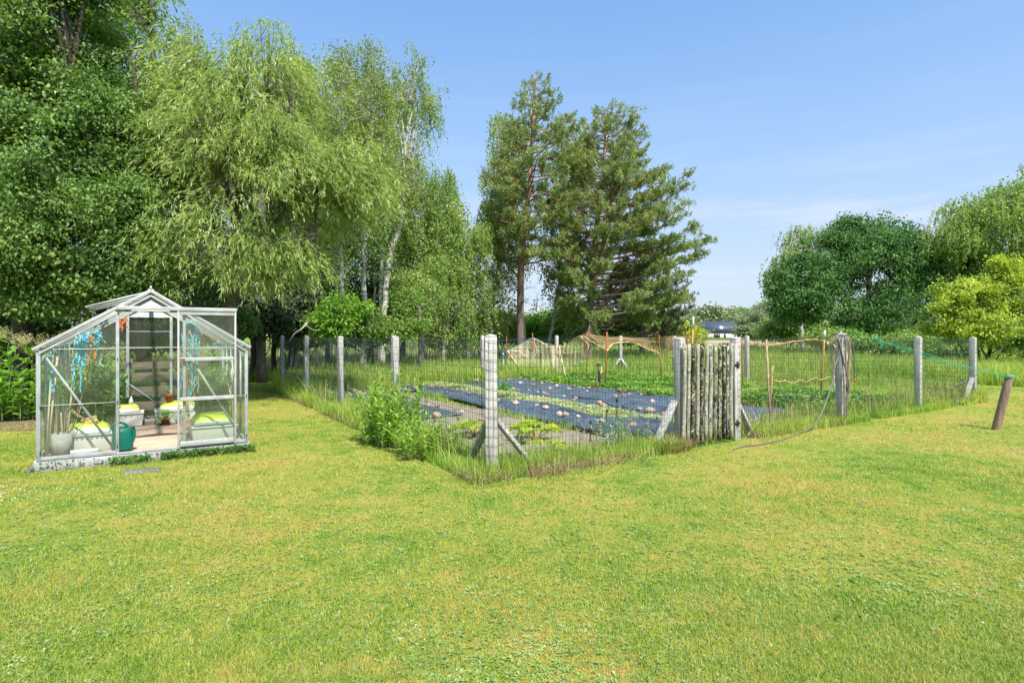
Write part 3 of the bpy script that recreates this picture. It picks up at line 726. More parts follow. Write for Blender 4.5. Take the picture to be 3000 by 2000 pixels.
M_hose = plain('brown_grey_hose', (.17, .14, .12), .5, .4, scale=8)
hp = G2(6.95, -.02); hose = empty('garden_hose', hp, 'grey brown garden hose looped over the post and trailing along the lawn to the gate', 'hose')
def ph(x, y, v=-.15): return onv(2380 + x * .2636, 940 + y * .2636, v)
mb = MB(); hr = .0105
top = G2(6.97, 0, 1.50)
mb.tube(smooth_path([top + [0.02, .03, .02], ph(262, 178, -.1), ph(298, 250), ph(290, 380), ph(250, 500), ph(218, 680, -.17), ph(150, 900, -.2), ph(80, 1060, -.24), ph(0, 1165, -.28),
        gr(2340, 1268, .02), gr(2300, 1284, .015), gr(2230, 1300, .015), gr(2180, 1306, .015), gr(2148, 1316, .012)], 8), hr, 8)
mb.tube(smooth_path([top + [0, .02, .02], ph(275, 180, -.1), ph(325, 400), ph(345, 600), ph(352, 850), ph(355, 1060), ph(368, 1108), ph(379, 1050), ph(377, 800), ph(385, 620), ph(402, 450), ph(412, 280), ph(375, 190, -.1), top + [.03, .0, .01]], 8), hr, 8)
mb.tube(smooth_path([top + [0, .02, .035], ph(290, 178, -.11), ph(305, 260, -.17), ph(350, 470, -.17), ph(392, 640, -.17), ph(410, 770, -.17), ph(402, 806, -.17), ph(390, 740, -.17), ph(375, 560, -.16), ph(372, 380, -.16), ph(378, 240, -.15), ph(350, 184, -.1), top + [.02, 0, .02]], 8), hr, 8)
mb.tube(smooth_path([top + [.0, .02, .03], ph(380, 185, -.1), ph(430, 225), ph(458, 330), ph(466, 450), ph(470, 640)], 8), hr, 8)
bw(mb, 'hose_line', M_hose, hose, True)
mb = MB(); c = ph(470, 655); mb.lathe([(0, -.03), (.016, -.03), (.018, -.01), (.018, .012), (.013, .022), (0, .022)], 12, c); bw(mb, 'connector', plain('orange_plastic', (.65, .12, .03), .4), hose, True)
# small wooden block pinning the net on the hose post
bl = empty('wooden_block', G2(6.95, 0, 1.50), 'small wooden block resting on top of the hose post', 'wood block')
mb = MB(); mb.box((0, 0, .022), (.15, .12, .028)); mb.box((.0, 0, .055), (.035, .05, .04)); mb.build('block', M_cap, bl, bevel=.003)
# thin black irrigation pipe with the sprinkler on a stick
M_black = plain('black_pipe', (.02, .02, .02), .4, .4)
sp = gr(1752, 1158); spr = empty('garden_sprinkler', sp, 'small impact sprinkler fixed to a bare wooden stick standing on the fabric', 'sprinkler')
M_stick = wood('pale_stick', [(.3, (.40, .24, .10)), (.7, (.62, .42, .22))], (30, 30, 3))
zt = EYE - (1070 - HZ) / F_PX * sp[1]
mb = MB(); mb.tube([sp - [0, 0, .05], [sp[0] + .01, sp[1], zt - .1]], .022, 8); bw(mb, 'stick', M_stick, spr)
mb = MB(); mb.tube([[sp[0] + .02, sp[1] - .02, .35], [sp[0] + .0, sp[1] - .02, zt]], .02, 8); mb.tube([[sp[0] - .06, sp[1] - .02, zt], [sp[0] + .08, sp[1] - .02, zt + .02]], .016, 8)
mb.tube([[sp[0], sp[1] - .02, zt], [sp[0] + .01, sp[1] - .02, zt + .06]], .022, 8); bw(mb, 'sprinkler_head', M_iron, spr)
pipe = empty('water_pipe', gr(1740, 1166), 'thin black water pipe snaking from the sprinkler stick across the fabric to the gate', 'pipe')
mb = MB(); mb.tube(smooth_path([[sp[0] + .03, sp[1] - .03, .62], [sp[0] + .05, sp[1] - .05, .4], [sp[0] - .05, sp[1] - .1, .1], gr(1741, 1164, .06), gr(1762, 1173, .07), gr(1800, 1190, .08), gr(1818, 1194, .07), gr(1860, 1214, .07), gr(1905, 1229, .06), gr(1924, 1240, .05), gr(1925, 1262, .04)], 8), .011, 6); bw(mb, 'tube', M_black, pipe, True)

M_rust = plain('rusty_rod', (.33, .11, .05), .8, .2, scale=30, var=.4)
M_bamboo = wood('orange_bamboo', [(.3, (.48, .20, .05)), (.7, (.68, .36, .12))], (30, 30, 4)); M_tape = plain('white_paint', (.62, .6, .55), .7)
def rod(label, cat, foot, tip, r, mat, group=None, extra=None):
    o = empty('garden_stick' if mat is not M_rust else 'iron_rod', foot, label, cat, group)
    mb = MB(); f, t_ = np.asarray(foot, float), np.asarray(tip, float); m = (f + t_) / 2 + rng.normal(0, .006, 3)
    mb.tube([f - (t_ - f) * .04, m, t_], [r * 1.05, r, r * .95], 7); bw(mb, 'rod', mat, o, True)
    if extra:
        a = f + (t_ - f) * extra[0]; mb = MB(); mb.tube([a, t_ + (t_ - f) * .002], r * 1.25, 7); bw(mb, 'painted_tip', extra[1], o)
    return o
rod('tall thin orange rod with a pale painted tip standing just behind the gate pickets', 'stick', gr(2020, 1262), at(2031, 928, 8.9), .012, M_bamboo, None, (.9, M_tape))
rod('tall peeling stick beside the gate holding up a string of the net', 'stick', gr(2257, 1243), at(2245, 994, 9.7), .017, plain('peeling_bark', (.50, .33, .22), .8, var=.35, scale=14), 'sticks behind the right fence run')
rod('shorter brown stick leaning on the peeling stick', 'stick', gr(2254, 1226), at(2264, 1071, 10.2), .014, M_stick, 'sticks behind the right fence run')
rod('orange bamboo pole with white tip just left of the hose post', 'pole', gr(2404, 1172), at(2416, 968, 13.0), .022, M_bamboo, 'sticks behind the right fence run', (.88, M_tape))
for (fx, fy), (tx, ty), lab in [((1718, 1118), (1720, 972), 'rusty iron rod under the highest peak of the orange net'), ((1772, 1144), (1778, 972), 'thickest rusty rod, standing right of the sprinkler'), ((1937, 1122), (1931, 980), 'thin rusty rod under the right end of the orange net, left of the gate'),
        ((1633, 1106), (1637, 1006), 'short rusty rod in the folds of the cream net'), ((1561, 1100), (1560, 975), 'rusty rod at the left peak of the cream net'), ((1483, 1098), (1484, 984), 'dark thin rod at the left end of the cream net'), ((2176, 1150), (2174, 992), 'thin rusty rod just right of the gate')]:
    f = gr(fx, fy); rod(lab, 'rod', f, at(tx, ty, f[1]), .016 if 'thickest' not in lab else .02, M_rust, 'rusty rods holding the nets')
f = gr(1475, 1105); po = empty('small_post', f, 'short thin grey post with blue cord tied on, far left of the net', 'post')
mb = MB(); t_ = at(1474, 1034, f[1]); mb.bar(f, t_, .06, .06); bw(mb, 'post_shaft', M_post, po); mb = MB(); mb.tube(rp([(1474, 1036, f[1]), (1478, 1030, f[1]), (1520, 1012, f[1]), (1556, 990, 21.4)]), .008, 5); mb.tube(rp([(1471, 1036, f[1] - .05), (1477, 1042, f[1] - .05), (1473, 1048, f[1] - .05)]), .02, 5); bw(mb, 'blue_cord', plain('blue_cord', (.05, .35, .5), .6), po)
for px, py, h, lab in [(1807, 1236, .42, 'black drip spike standing in the fabric beside the pale plants'), (1730, 1293, .30, 'rusty peg by the front edge of the near fabric strip'), (1925, 1262, .22, 'stubby black peg left of the gate brace'), (1778, 1253, .3, 'thin dark peg among the pale plants')]:
    f = gr(px, py); o = empty('ground_peg', f, lab, 'peg'); mb = MB(); mb.tube([f, f + [0, 0, h]], .009, 6); mb.tube([f + [0, 0, h * .85], f + [.0, 0, h]], .02, 6); bw(mb, 'peg', M_iron, o)

# ---------------------------------------------------------------- draped nets
def net_mat(name, c, lo, cell=.022):
    t = NT(name); p = t.pos(); s = t.n('ShaderNodeSeparateXYZ'); t.l(p, s.inputs[0])
    a = t.math('ADD', s.outputs[0], s.outputs[2]); b = t.math('SUBTRACT', s.outputs[0], s.outputs[2])
    k = math.pi / cell
    ga = t.math('POWER', t.math('ABSOLUTE', t.math('SINE', t.math('MULTIPLY', a, k))), 9); gb = t.math('POWER', t.math('ABSOLUTE', t.math('SINE', t.math('MULTIPLY', b, k))), 9)
    g = t.math('MAXIMUM', ga, gb); n = t.noise(p, 2.5, 3)
    f = t.math('ADD', t.math('MULTIPLY', g, lo * 2.0), t.math('MULTIPLY', t.ramp(n, [(.4, 0), (.75, 1)]), lo * .8), True)
    t.base(c, .8, .1); tr = t.n('ShaderNodeBsdfTransparent'); m = t.n('ShaderNodeMixShader'); t.l(f, m.inputs[0]); t.l(tr.outputs[0], m.inputs[1]); t.l(t.b.outputs[0], m.inputs[2]); t.l(m.outputs[0], t.out.inputs[0])
    return t.m
M_cream = net_mat('cream_net', (.80, .68, .42), .30); M_orange = net_mat('orange_net', (.90, .60, .28), .17)
M_creamc = plain('cream_net_bundle', (.80, .70, .48), .85); M_orangec = plain('orange_net_bundle', (.80, .54, .24), .85)
def interp(C, n):
    C = np.asarray(C, float); d = np.r_[0, np.cumsum(np.linalg.norm(np.diff(C, axis=0), axis=1))]; t_ = np.linspace(0, d[-1], n)
    return np.column_stack([np.interp(t_, d, C[:, k]) for k in range(3)])
def net(root, top, bot, mat, amp=.06, fold=6, seed=0, m=14):
    n = 90; T = interp(smooth_path(top, 5), n); B = interp(smooth_path(bot, 5), n); w = np.linspace(0, 1, m)
    V = T[:, None] * (1 - w)[None, :, None] + B[:, None] * w[None, :, None]
    s = np.linspace(0, fold * 6.28, n)
    V[:, :, 1] += amp * np.sin(s + seed)[:, None] * w[None] + amp * .5 * np.sin(s * 2.3)[:, None]
    V[:, :, 0] += amp * .5 * np.cos(s * 1.3 + seed)[:, None] * w[None]
    i = (np.arange(n - 1)[:, None] * m + np.arange(m - 1)[None]).ravel()
    mb = MB(); mb.add(V.reshape(-1, 3), np.stack([i, i + m, i + m + 1, i + 1], 1)); return bw(mb, 'mesh_sheet', mat, root, True)
def cord(root, L, r, mat, name='gathered_edge'):
    mb = MB(); P = smooth_path(L, 6); P = P + rng.normal(0, .006, P.shape); mb.tube(P, r * .62 * (1 + .35 * np.sin(np.arange(len(P)) * 1.7)), 6); bw(mb, name, mat, root, True)
A = lambda *L: [at(px, py, Y) for px, py, Y in L]
n1 = empty('garden_net', gr(1600, 1100), 'cream garden net sagging in loops between rusty rods at the far fence', 'net', 'bird nets draped round the vegetable beds')
net(n1, A((1484, 1026, 21.6), (1520, 1010, 21.6), (1560, 990, 21.6), (1600, 1004, 20.8), (1640, 1012, 20.4), (1680, 998, 19.6), (1718, 976, 18.5)), A((1490, 1085, 21.2), (1530, 1094, 21), (1570, 1092, 20.6), (1610, 1080, 20.2), (1640, 1096, 19.6), (1680, 1070, 19), (1718, 1060, 18.2)), M_cream, .09, 7, 1)
cord(n1, A((1487, 1024, 21.5), (1510, 1060, 21.2), (1545, 1090, 21), (1580, 1094, 20.8), (1612, 1075, 20.6), (1628, 1050, 20.4), (1637, 1010, 20.3)), .028, M_creamc)
cord(n1, A((1560, 989, 21.5), (1572, 1030, 21.2), (1550, 1050, 21.2), (1520, 1030, 21.4), (1487, 1026, 21.5)), .02, M_creamc)
cord(n1, A((1560, 989, 21.5), (1600, 1010, 20.9), (1650, 1034, 20.2), (1700, 1030, 19.2)), .026, M_creamc)
cord(n1, A((1637, 1012, 20.3), (1650, 1070, 19.6), (1660, 1110, 18), (1674, 1138, 16.2)), .017, M_creamc)
cord(n1, A((1637, 1012, 20.3), (1622, 1060, 20.4), (1630, 1095, 20.2)), .022, M_creamc)
cord(n1, A((1637, 1030, 20.1), (1644, 1060, 20), (1668, 1086, 19.4), (1712, 1050, 18.6), (1726, 1010, 18.3)), .02, M_creamc)
n2 = empty('garden_net', gr(1750, 1118), 'orange garden net stretched from the high peak to the sprinkler rod', 'net', 'bird nets draped round the vegetable beds')
net(n2, A((1640, 1014, 20.2), (1670, 998, 19.5), (1702, 982, 18.6), (1720, 975, 18.4), (1748, 998, 17), (1778, 1022, 15.6)), A((1655, 1060, 19.8), (1690, 1050, 19), (1720, 1048, 18.3), (1735, 1060, 17.5), (1760, 1052, 16.5), (1778, 1050, 15.6)), M_orange, .07, 5, 2)
cord(n2, A((1640, 1030, 20.2), (1672, 1002, 19.5), (1700, 984, 18.8), (1730, 998, 17.6), (1757, 1015, 16.5), (1778, 1026, 15.6)), .024, M_orangec)
cord(n2, A((1700, 984, 18.6), (1722, 1010, 18.2), (1715, 1038, 18.3), (1680, 1052, 18.9), (1650, 1050, 19.9)), .018, M_orangec)
cord(n2, A((1720, 1040, 18.3), (1760, 1068, 15.7), (1757, 1100, 15), (1753, 1072, 14.2)), .012, M_orangec)
n3 = empty('garden_net', gr(1880, 1120), 'dense orange net band along the far fence left of the gate', 'net', 'bird nets draped round the vegetable beds')
net(n3, A((1720, 976, 18.5), (1776, 986, 19), (1812, 986, 21), (1880, 989, 20), (1932, 985, 18.2), (2000, 984, 17.5), (2062, 978, 16.6)), A((1776, 1026, 16), (1800, 1008, 18), (1848, 1000, 19), (1900, 1022, 18.6), (1936, 1045, 18), (1980, 1040, 17.2), (2060, 1046, 16.6)), M_orange, .05, 8, 3)
cord(n3, A((1778, 1028, 15.7), (1800, 1006, 17.5), (1840, 1002, 19), (1862, 1006, 19), (1900, 1024, 18.6), (1928, 1032, 18.2), (1938, 1046, 18), (1972, 1043, 17.4)), .026, M_orangec)
cord(n3, A((1812, 988, 20.6), (1860, 996, 19.6), (1920, 1002, 18.6)), .018, M_orangec)
n4 = empty('garden_net', G2(5.6, .5), 'fine orange net stretched high between the gate and the hose post', 'net', 'bird nets draped round the vegetable beds')
net(n4, A((2160, 1000, 13.5), (2245, 996, 12), (2320, 986, 11.3), (2416, 978, 10.6), (2465, 974, 9.95)), A((2170, 1120, 14.0), (2245, 1125, 12.6), (2330, 1128, 12), (2400, 1130, 11), (2450, 1128, 10.2)), M_orange, .05, 4, 4, 20)
cord(n4, A((2247, 1013, 9.8), (2300, 1003, 9.8), (2370, 994, 9.9), (2406, 997, 10), (2425, 1004, 10), (2440, 1000, 9.95), (2465, 976, 9.9)), .010, M_orangec)
cord(n4, A((2268, 1112, 11), (2280, 1118, 11), (2300, 1115, 11), (2322, 1122, 11), (2345, 1112, 11), (2362, 1118, 11), (2385, 1106, 11), (2405, 1112, 11), (2430, 1104, 11)), .012, M_orangec)
cord(n4, A((2170, 1145, 12.4), (2220, 1126, 12.4), (2262, 1112, 12)), .009, M_orangec); cord(n4, A((2180, 1140, 13), (2260, 1156, 12), (2330, 1155, 12), (2380, 1160, 12), (2402, 1150, 12.4)), .010, M_orangec)
n5 = empty('garden_net', G2(6.8, .1), 'cream bundled net hanging in folds down the hose post', 'net', 'bird nets draped round the vegetable beds')
net(n5, A((2424, 1000, 9.95), (2440, 985, 9.95), (2466, 975, 9.9), (2486, 985, 9.9), (2494, 1000, 9.95)), A((2450, 1190, 10.05), (2462, 1200, 10.05), (2476, 1192, 10.0), (2484, 1180, 10), (2486, 1150, 10)), net_mat('cream_net_dense', (.74, .62, .42), .42), .035, 5, 5, 20)
for L in [((2424, 1002, 9.9), (2432, 1040, 9.95), (2440, 1090, 9.98), (2446, 1150, 10.0)), ((2484, 990, 9.9), (2492, 1050, 9.95), (2486, 1110, 9.98), (2484, 1170, 10)), ((2478, 990, 9.75), (2480, 1060, 9.75), (2476, 1130, 9.8), (2482, 1190, 9.8)), ((2430, 1000, 9.9), (2448, 1018, 9.8), (2440, 1040, 9.9))]: cord(n5, A(*L), .014, M_creamc)

# ---------------------------------------------------------------- plants by the fence
M_pea = leaf_mat('pea_leaves', [(0, (.12, .27, .03)), (.5, (.27, .43, .05)), (1, (.50, .62, .10))], 2.2, .4)
M_stem = plain('green_stems', (.2, .32, .12), .6)
def leafy_bush(name, label, cat, cx, cy, rx, ry, n, hmin, hmax, L, asp, mat, nleaf, seed, stem=.004):
    r = np.random.default_rng(seed); root = empty(name, (cx, cy, 0), label, cat); mb = MB(); Ps = []; Ds = []
    for k in range(n):
        a, q = r.uniform(0, 6.28), r.uniform(0, 1) ** .5; p = np.array([rx * q * math.cos(a), ry * q * math.sin(a), 0]); h = r.uniform(hmin, hmax) * (1.1 - .5 * q)
        out = np.array([math.cos(a), math.sin(a), 0]) * q * r.uniform(.1, .45) * h + r.normal(0, .06, 3) * h; tpt = p + out + [0, 0, h]
        S = smooth_path([p, p + out * .25 + [0, 0, h * .5], tpt], 5); mb.tube(S, np.linspace(stem, stem * .4, len(S)), 4)
        for t_ in np.linspace(.18, 1, nleaf):
            c = np.array([np.interp(t_ * (len(S) - 1), range(len(S)), S[:, j]) for j in range(3)]); az = r.uniform(0, 6.28)
            for sgn in (0, math.pi):
                Ps.append(c); el = r.uniform(.35, 1.1) if t_ > .7 else r.uniform(.0, .8); Ds.append([math.cos(az + sgn) * math.cos(el), math.sin(az + sgn) * math.cos(el), math.sin(el)])
    P, D = np.array(Ps), np.array(Ds); m = len(P); Lr = (L * r.uniform(.7, 1.25, m))[:, None]
    S = np.cross(D, [0, 0, 1.0]); S /= np.linalg.norm(S, axis=1)[:, None] + 1e-6; S = S + r.normal(0, .25, S.shape)
    up = np.cross(S, D)
    q = [P, P + D * Lr * .35 + S * Lr * asp * .5, P + D * Lr * .75 + S * Lr * asp * .35 - up * Lr * .04, P + D * Lr - up * Lr * .12, P + D * Lr * .75 - S * Lr * asp * .35 - up * Lr * .04, P + D * Lr * .35 - S * Lr * asp * .5]
    i = np.arange(m) * 6; mk('foliage', np.stack(q, 1).reshape(-1, 3), [np.stack([i, i + 1, i + 2, i + 3], 1), np.stack([i, i + 3, i + 4, i + 5], 1)], mat, root)
    mb.build('stems', M_stem, root, True); return root
leafy_bush('pea_plant', 'tall bushy everlasting pea with narrow bright leaves growing through the netting', 'plant', -1.70, 8.0, .34, .50, 130, .45, 1.0, .10, .28, M_pea, 9, 61)
leafy_bush('pea_plant', 'lower spreading pea shoots between the tall pea bush and the corner post', 'plant', -1.10, 7.2, .38, .45, 70, .25, .55, .09, .28, M_pea, 7, 62)
leafy_bush('weed_plant', 'tall thin pale green weed with small leaves by the front fence near the gate', 'plant', 1.40, 7.35, .28, .22, 26, .3, .62, .035, .7, leaf_mat('weed_leaves', [(0, (.16, .32, .05)), (1, (.38, .5, .12))], 3, .35), 9, 63)
leafy_bush('leafy_plant', 'small bright green leafy plant in the pale bed, right of the corner post', 'plant', *gr(1478, 1158)[:2], .2, .2, 30, .15, .32, .07, .8, leaf_mat('bright_leaves', [(0, (.12, .32, .03)), (1, (.3, .5, .06))], 3, .35), 5, 64)
leafy_bush('broadleaf_plants', 'clump of broad leaved dark vegetable plants behind the right fence run', 'plant', *G2(8.6, 1.5)[:2], 1.3, .5, 130, .15, .34, .09, .9, leaf_mat('dark_veg_leaves', [(0, (.04, .16, .03)), (1, (.14, .30, .06))], 3, .3), 5, 65)
c = gr(1795, 1332); fl = leafy_bush('flower_clump', 'clump of tiny pale lilac flowers in the grass behind the red bricks', 'flowers', c[0], c[1] + .1, .16, .12, 60, .12, .26, .03, .3, M_tall, 5, 66)
n = 420; P = np.column_stack([rng.normal(0, .09, n), rng.normal(0, .08, n), rng.uniform(.14, .28, n)]); leaf_patch('blossoms', P, .013, plain('lilac_petals', (.62, .62, .70), .8), .5, 1, None, fl)
M_rhu = leaf_mat('rhubarb_leaves', [(0, (.25, .40, .03)), (.6, (.45, .55, .05)), (1, (.62, .62, .12))], 3, .45, tint=(1.2, 1.25, .4)); M_rst = plain('rhubarb_stalk', (.42, .30, .10), .5)
def rhubarb(label, x, y, n, seed, s=1.0):
    r = np.random.default_rng(seed); root = empty('rhubarb_plant', (x, y, 0), label, 'rhubarb', 'rhubarb plants near the corner post'); mb = MB(); lv = MB()
    for k in range(n):
        a = r.uniform(0, 6.28); d = np.array([math.cos(a), math.sin(a), 0]); L = r.uniform(.10, .24) * s; h = r.uniform(.12, .26) * s; tp_ = d * L + [0, 0, h]
        mb.tube(smooth_path([[0, 0, 0], d * L * .5 + [0, 0, h * .65], tp_], 4), .008, 5)
        w = r.uniform(.13, .19) * s; pd = np.array([-d[1], d[0], 0]); g = 7; uu, vv = np.meshgrid(np.linspace(-1, 1, g), np.linspace(0, 1, g))
        wd = w * np.sin(np.clip(vv, .02, 1) ** .6 * math.pi * .93 + .12); Pn = tp_ + d * (vv * w * 1.9 - w * .25)[..., None] + pd * (uu * wd)[..., None]
        Pn[..., 2] += .55 * w * vv - .75 * w * vv ** 2 + .35 * w * np.abs(uu) + .09 * w * np.sin(uu * 9 + k) * np.cos(vv * 8)
        i = (np.arange(g - 1)[:, None] * g + np.arange(g - 1)[None]).ravel(); lv.add(Pn.reshape(-1, 3), np.stack([i, i + 1, i + g + 1, i + g], 1))
    lv.build('leaves', M_rhu, root, True); mb.build('stalks', M_rst, root, True)
c = gr(1390, 1278); rhubarb('yellow green rhubarb with wide leaves just left of the corner post', c[0], c[1], 9, 1, .75)
c = gr(1570, 1290); rhubarb('largest yellow green rhubarb, right of the corner post brace', c[0], c[1] - .1, 12, 2, .85)
c = gr(1610, 1345); rhubarb('small pale rhubarb nearest the front netting', c[0], c[1] + .15, 7, 3, .62)
M_brick = plain('dark_red_brick', (.22, .055, .05), .9, .15, var=.4, scale=30, bump=.01)
for (x0, x1, y, lab) in [(1727, 1795, 1352, 'long dark red brick edging half buried in the lawn edge'), (1812, 1850, 1339, 'short dark red brick beside the longer one at the lawn edge')]:
    p0, p1 = gr(x0, y), gr(x1, y - (x1 - x0) * .27); o = empty('brick', p0, lab, 'brick', 'bricks along the lawn edge'); mb = MB(); mb.bar(p0 + [0, 0, .03], p1 + [0, 0, .03], .07, .075); bw(mb, 'block', M_brick, o, bevel=.008)

# ---------------------------------------------------------------- greenhouse
M_alu = plain('aluminium', (.36, .38, .38), .5, .4, .2, var=.22, scale=9)
M_aluw = plain('white_painted_aluminium', (.43, .43, .42), .55, .4, .1, var=.16, scale=9)
M_timber = wood('grey_timber', [(.28, (.17, .165, .16)), (.5, (.40, .395, .385)), (.75, (.60, .59, .575))], (2.2, 34, 34))
t = NT('glass'); tr = t.n('ShaderNodeBsdfTransparent'); tr.inputs[0].default_value = (.93, .965, .94, 1)
gl = t.n('ShaderNodeBsdfGlossy'); gl.inputs['Roughness'].default_value = .03; lw_ = t.n('ShaderNodeLayerWeight'); lw_.inputs[0].default_value = .5; frv = t.math('ADD', t.math('MULTIPLY', t.math('POWER', lw_.outputs['Facing'], 4), .6), .04)
df = t.n('ShaderNodeBsdfDiffuse'); df.inputs[0].default_value = (.50, .56, .38, 1)
m1 = t.n('ShaderNodeMixShader'); t.l(frv, m1.inputs[0]); t.l(tr.outputs[0], m1.inputs[1]); t.l(gl.outputs[0], m1.inputs[2])
dirt = t.ramp(t.noise(t.pos('object'), 2.5, 5, .65), [(.3, .02), (.7, .10)]); m2 = t.n('ShaderNodeMixShader'); t.l(dirt, m2.inputs[0]); t.l(m1.outputs[0], m2.inputs[1]); t.l(df.outputs[0], m2.inputs[2]); t.l(m2.outputs[0], t.out.inputs[0]); M_glass = t.m
W_, L_, ZB, ZE, ZR = 2.10, 2.75, .11, 1.36, 2.02
zs = lambda a: ZE + (ZR - ZE) * min(a, W_ - a) / (W_ / 2)
gh = empty('greenhouse', (GH0[0], GH0[1], 0), 'aluminium framed glass greenhouse on a weathered timber base, its door slid open', 'greenhouse', None, ROT)
def B(): return MB()
for yb_ in (-.015, L_):
    mb = B(); mb.box((W_ / 2, yb_, .05), (W_ + .06, .055, .10)); mb.build('timber_base', M_timber, gh, bevel=.004)
mb = B(); mb.box((-.02, L_ / 2, .05), (.055, L_ - .06, .098)); mb.box((W_ + .02, L_ / 2, .05), (.055, L_ - .06, .098)); mb.build('side_timber', M_timber, gh, bevel=.004)
mb = B(); mb.box((W_ / 2, -.06, .004), (W_ + .04, .07, .024)); mb.box((-.07, .06, .008), (.08, .22, .05)); mb.build('footing', plain('old_concrete', (.20, .17, .13), .9, var=.3, bump=.01), gh, bevel=.01)
t = NT('trodden_floor'); p = t.pos('object'); a = t.noise(p, 5, 6, .7, (1, 5, 1)); t.base(t.ramp(a, [(.3, (.34, .23, .15)), (.55, (.50, .37, .27)), (.75, (.62, .5, .4))]), .9, .1); t.bump(a, .008)
mb = B(); mb.box((W_ / 2, L_ / 2, .106), (W_ - .02, L_ - .04, .02)); mb.build('floor', t.m, gh)
S = .032
def rail(mb, p0, p1, w=S, h=S): mb.bar(p0, p1, w, h)
mb = B()
for a in (0, W_): rail(mb, (a, 0, ZB), (a, 0, ZE), .04, .04)
rail(mb, (0, 0, ZB + .02), (.71, 0, ZB + .02), .03, .04); rail(mb, (1.34, 0, ZB + .02), (W_, 0, ZB + .02), .03, .04); rail(mb, (.71, -.01, ZB + .006), (1.36, -.01, ZB + .006), .06, .02)
rail(mb, (.72, 0, ZB), (.72, 0, 1.80), .034, .05); rail(mb, (1.40, 0, ZB), (1.40, 0, zs(1.40)), .034, .034)
rail(mb, (1.41, 0, 1.335), (W_, 0, 1.335), .022, .03)
mb.build('front_frame', M_alu, gh, bevel=.003)
for (a0, a1) in ((0, W_ / 2), (W_, W_ / 2)):
    mb = B(); rail(mb, (a0 + (-.05 if a0 == 0 else .05), -.02, ZE - .02), (a1, -.02, ZR + .015), .05, .035); rail(mb, (a0, -.012, ZE - .065), (a1, -.012, ZR - .045), .03, .02); mb.build('gable_rafter', M_aluw, gh, bevel=.003)
    mb = B(); rail(mb, (a0, L_, ZE - .01), (a1, L_, ZR), .035, .035); mb.build('rear_rafter', M_aluw, gh)
mb = B()
for a in (0, W_): rail(mb, (a, L_, ZB), (a, L_, ZE), .045, .045)
for a in (.745, 1.335): rail(mb, (a, L_, ZB), (a, L_, zs(a)), .04, .03)
rail(mb, (0, L_, 1.30), (W_, L_, 1.30), .022, .022); rail(mb, (0, L_, ZB + .02), (W_, L_, ZB + .02), .03, .04); rail(mb, (.745, L_, 1.56), (1.335, L_, 1.56), .006, .012)
mb.build('rear_frame', M_alu, gh, bevel=.002)
for y, nm in ((0.004, 'gable_panel'), (L_ - .004, 'gable_panel')):
    a0 = .70; z0 = 1.79; V = [(a0, y, z0), (W_ - a0, y, z0), (W_ - a0, y, zs(a0) - .02), (W_ / 2, y, ZR - .02), (a0, y, zs(a0) - .02)]
    V2 = [(x, yy + .008, z) for x, yy, z in V]; F = [np.array([[0, 1, 2, 3, 4], [9, 8, 7, 6, 5]]), np.array([[i, 5 + i, 5 + (i + 1) % 5, (i + 1) % 5] for i in range(5)])]
    mk(nm, np.array(V + V2), F, M_aluw, gh)
mb = B(); rail(mb, (W_ / 2, -.03, ZR + .02), (W_ / 2, L_ + .03, ZR + .02), .06, .03); rail(mb, (W_ / 2, -.02, ZR + .02), (W_ / 2, -.02, ZR + .075), .022, .022); mb.build('ridge_bar', M_aluw, gh)
for a in (-.02, W_ + .02):
    mb = B(); rail(mb, (a, -.04, ZE - .01), (a, L_ + .04, ZE - .01), .05, .035); mb.build('gutter', M_aluw, gh, bevel=.003)
    mb = B(); aa = 0 if a < 1 else W_
    for k in range(1, 5): rail(mb, (aa, L_ * k / 5, ZB), (aa, L_ * k / 5, ZE), .024, .024)
    rail(mb, (aa, 0, ZB + .02), (aa, L_, ZB + .02), .03, .03); mb.build('side_frame', M_alu, gh)
    mb = B()
    for k in range(1, 5): rail(mb, (aa, L_ * k / 5, ZE), (W_ / 2, L_ * k / 5, ZR), .024, .024)
    mb.build('roof_bars', M_aluw, gh)
for p0, p1 in (((.03, .012, 1.31), (.71, .012, .13)), ((1.42, .012, 1.31), (2.07, .012, .13)), ((.1, L_ - .012, 1.30), (1.45, L_ - .012, .13))):
    mb = B(); mb.bar(p0, p1, .008, .026, (1, 0, 0)); mb.build('brace', M_alu, gh)
for a, sg in ((.03, 1), (W_ - .03, -1)):
    mk('corner_plate', [(a, -.004, 1.33), (a + sg * .12, -.004, 1.385), (a, -.004, 1.22), (a, -.001, 1.33), (a + sg * .12, -.001, 1.385), (a, -.001, 1.22)], np.array([[0, 1, 2], [5, 4, 3]]), M_alu, gh)
def pane(poly, y, par=gh, th=.003, axis='y'):
    n = len(poly)
    f = (lambda p, d: (p[0], y + d, p[1])) if axis == 'y' else (lambda p, d: (y + d, p[0], p[1]))
    V = [f(p, 0) for p in poly]
    return mk('glass_pane', V, np.array([list(range(n))]), M_glass, par)
for (a0, a1) in ((.02, .705), (1.415, 2.08)):
    pane([(a0, .13), (a1, .13), (a1, .72), (a0, .72)], -.003); pane([(a0, .715), (a1, .715), (a1, 1.345), (a0, 1.345)], -.006)
    pane([(a0, 1.34), (a1, 1.34), (a1, zs(a1) - .03), (a0, zs(a0) - .03)], -.009)
    for y_, z_ in ((-.01, .7175), (-.013, 1.3425)):
        mb = B(); mb.box(((a0 + a1) / 2, y_, z_), (a1 - a0, .003, .009)); mb.build('pane_overlap', plain('dull_glass_edge', (.42, .5, .45), .4), gh)
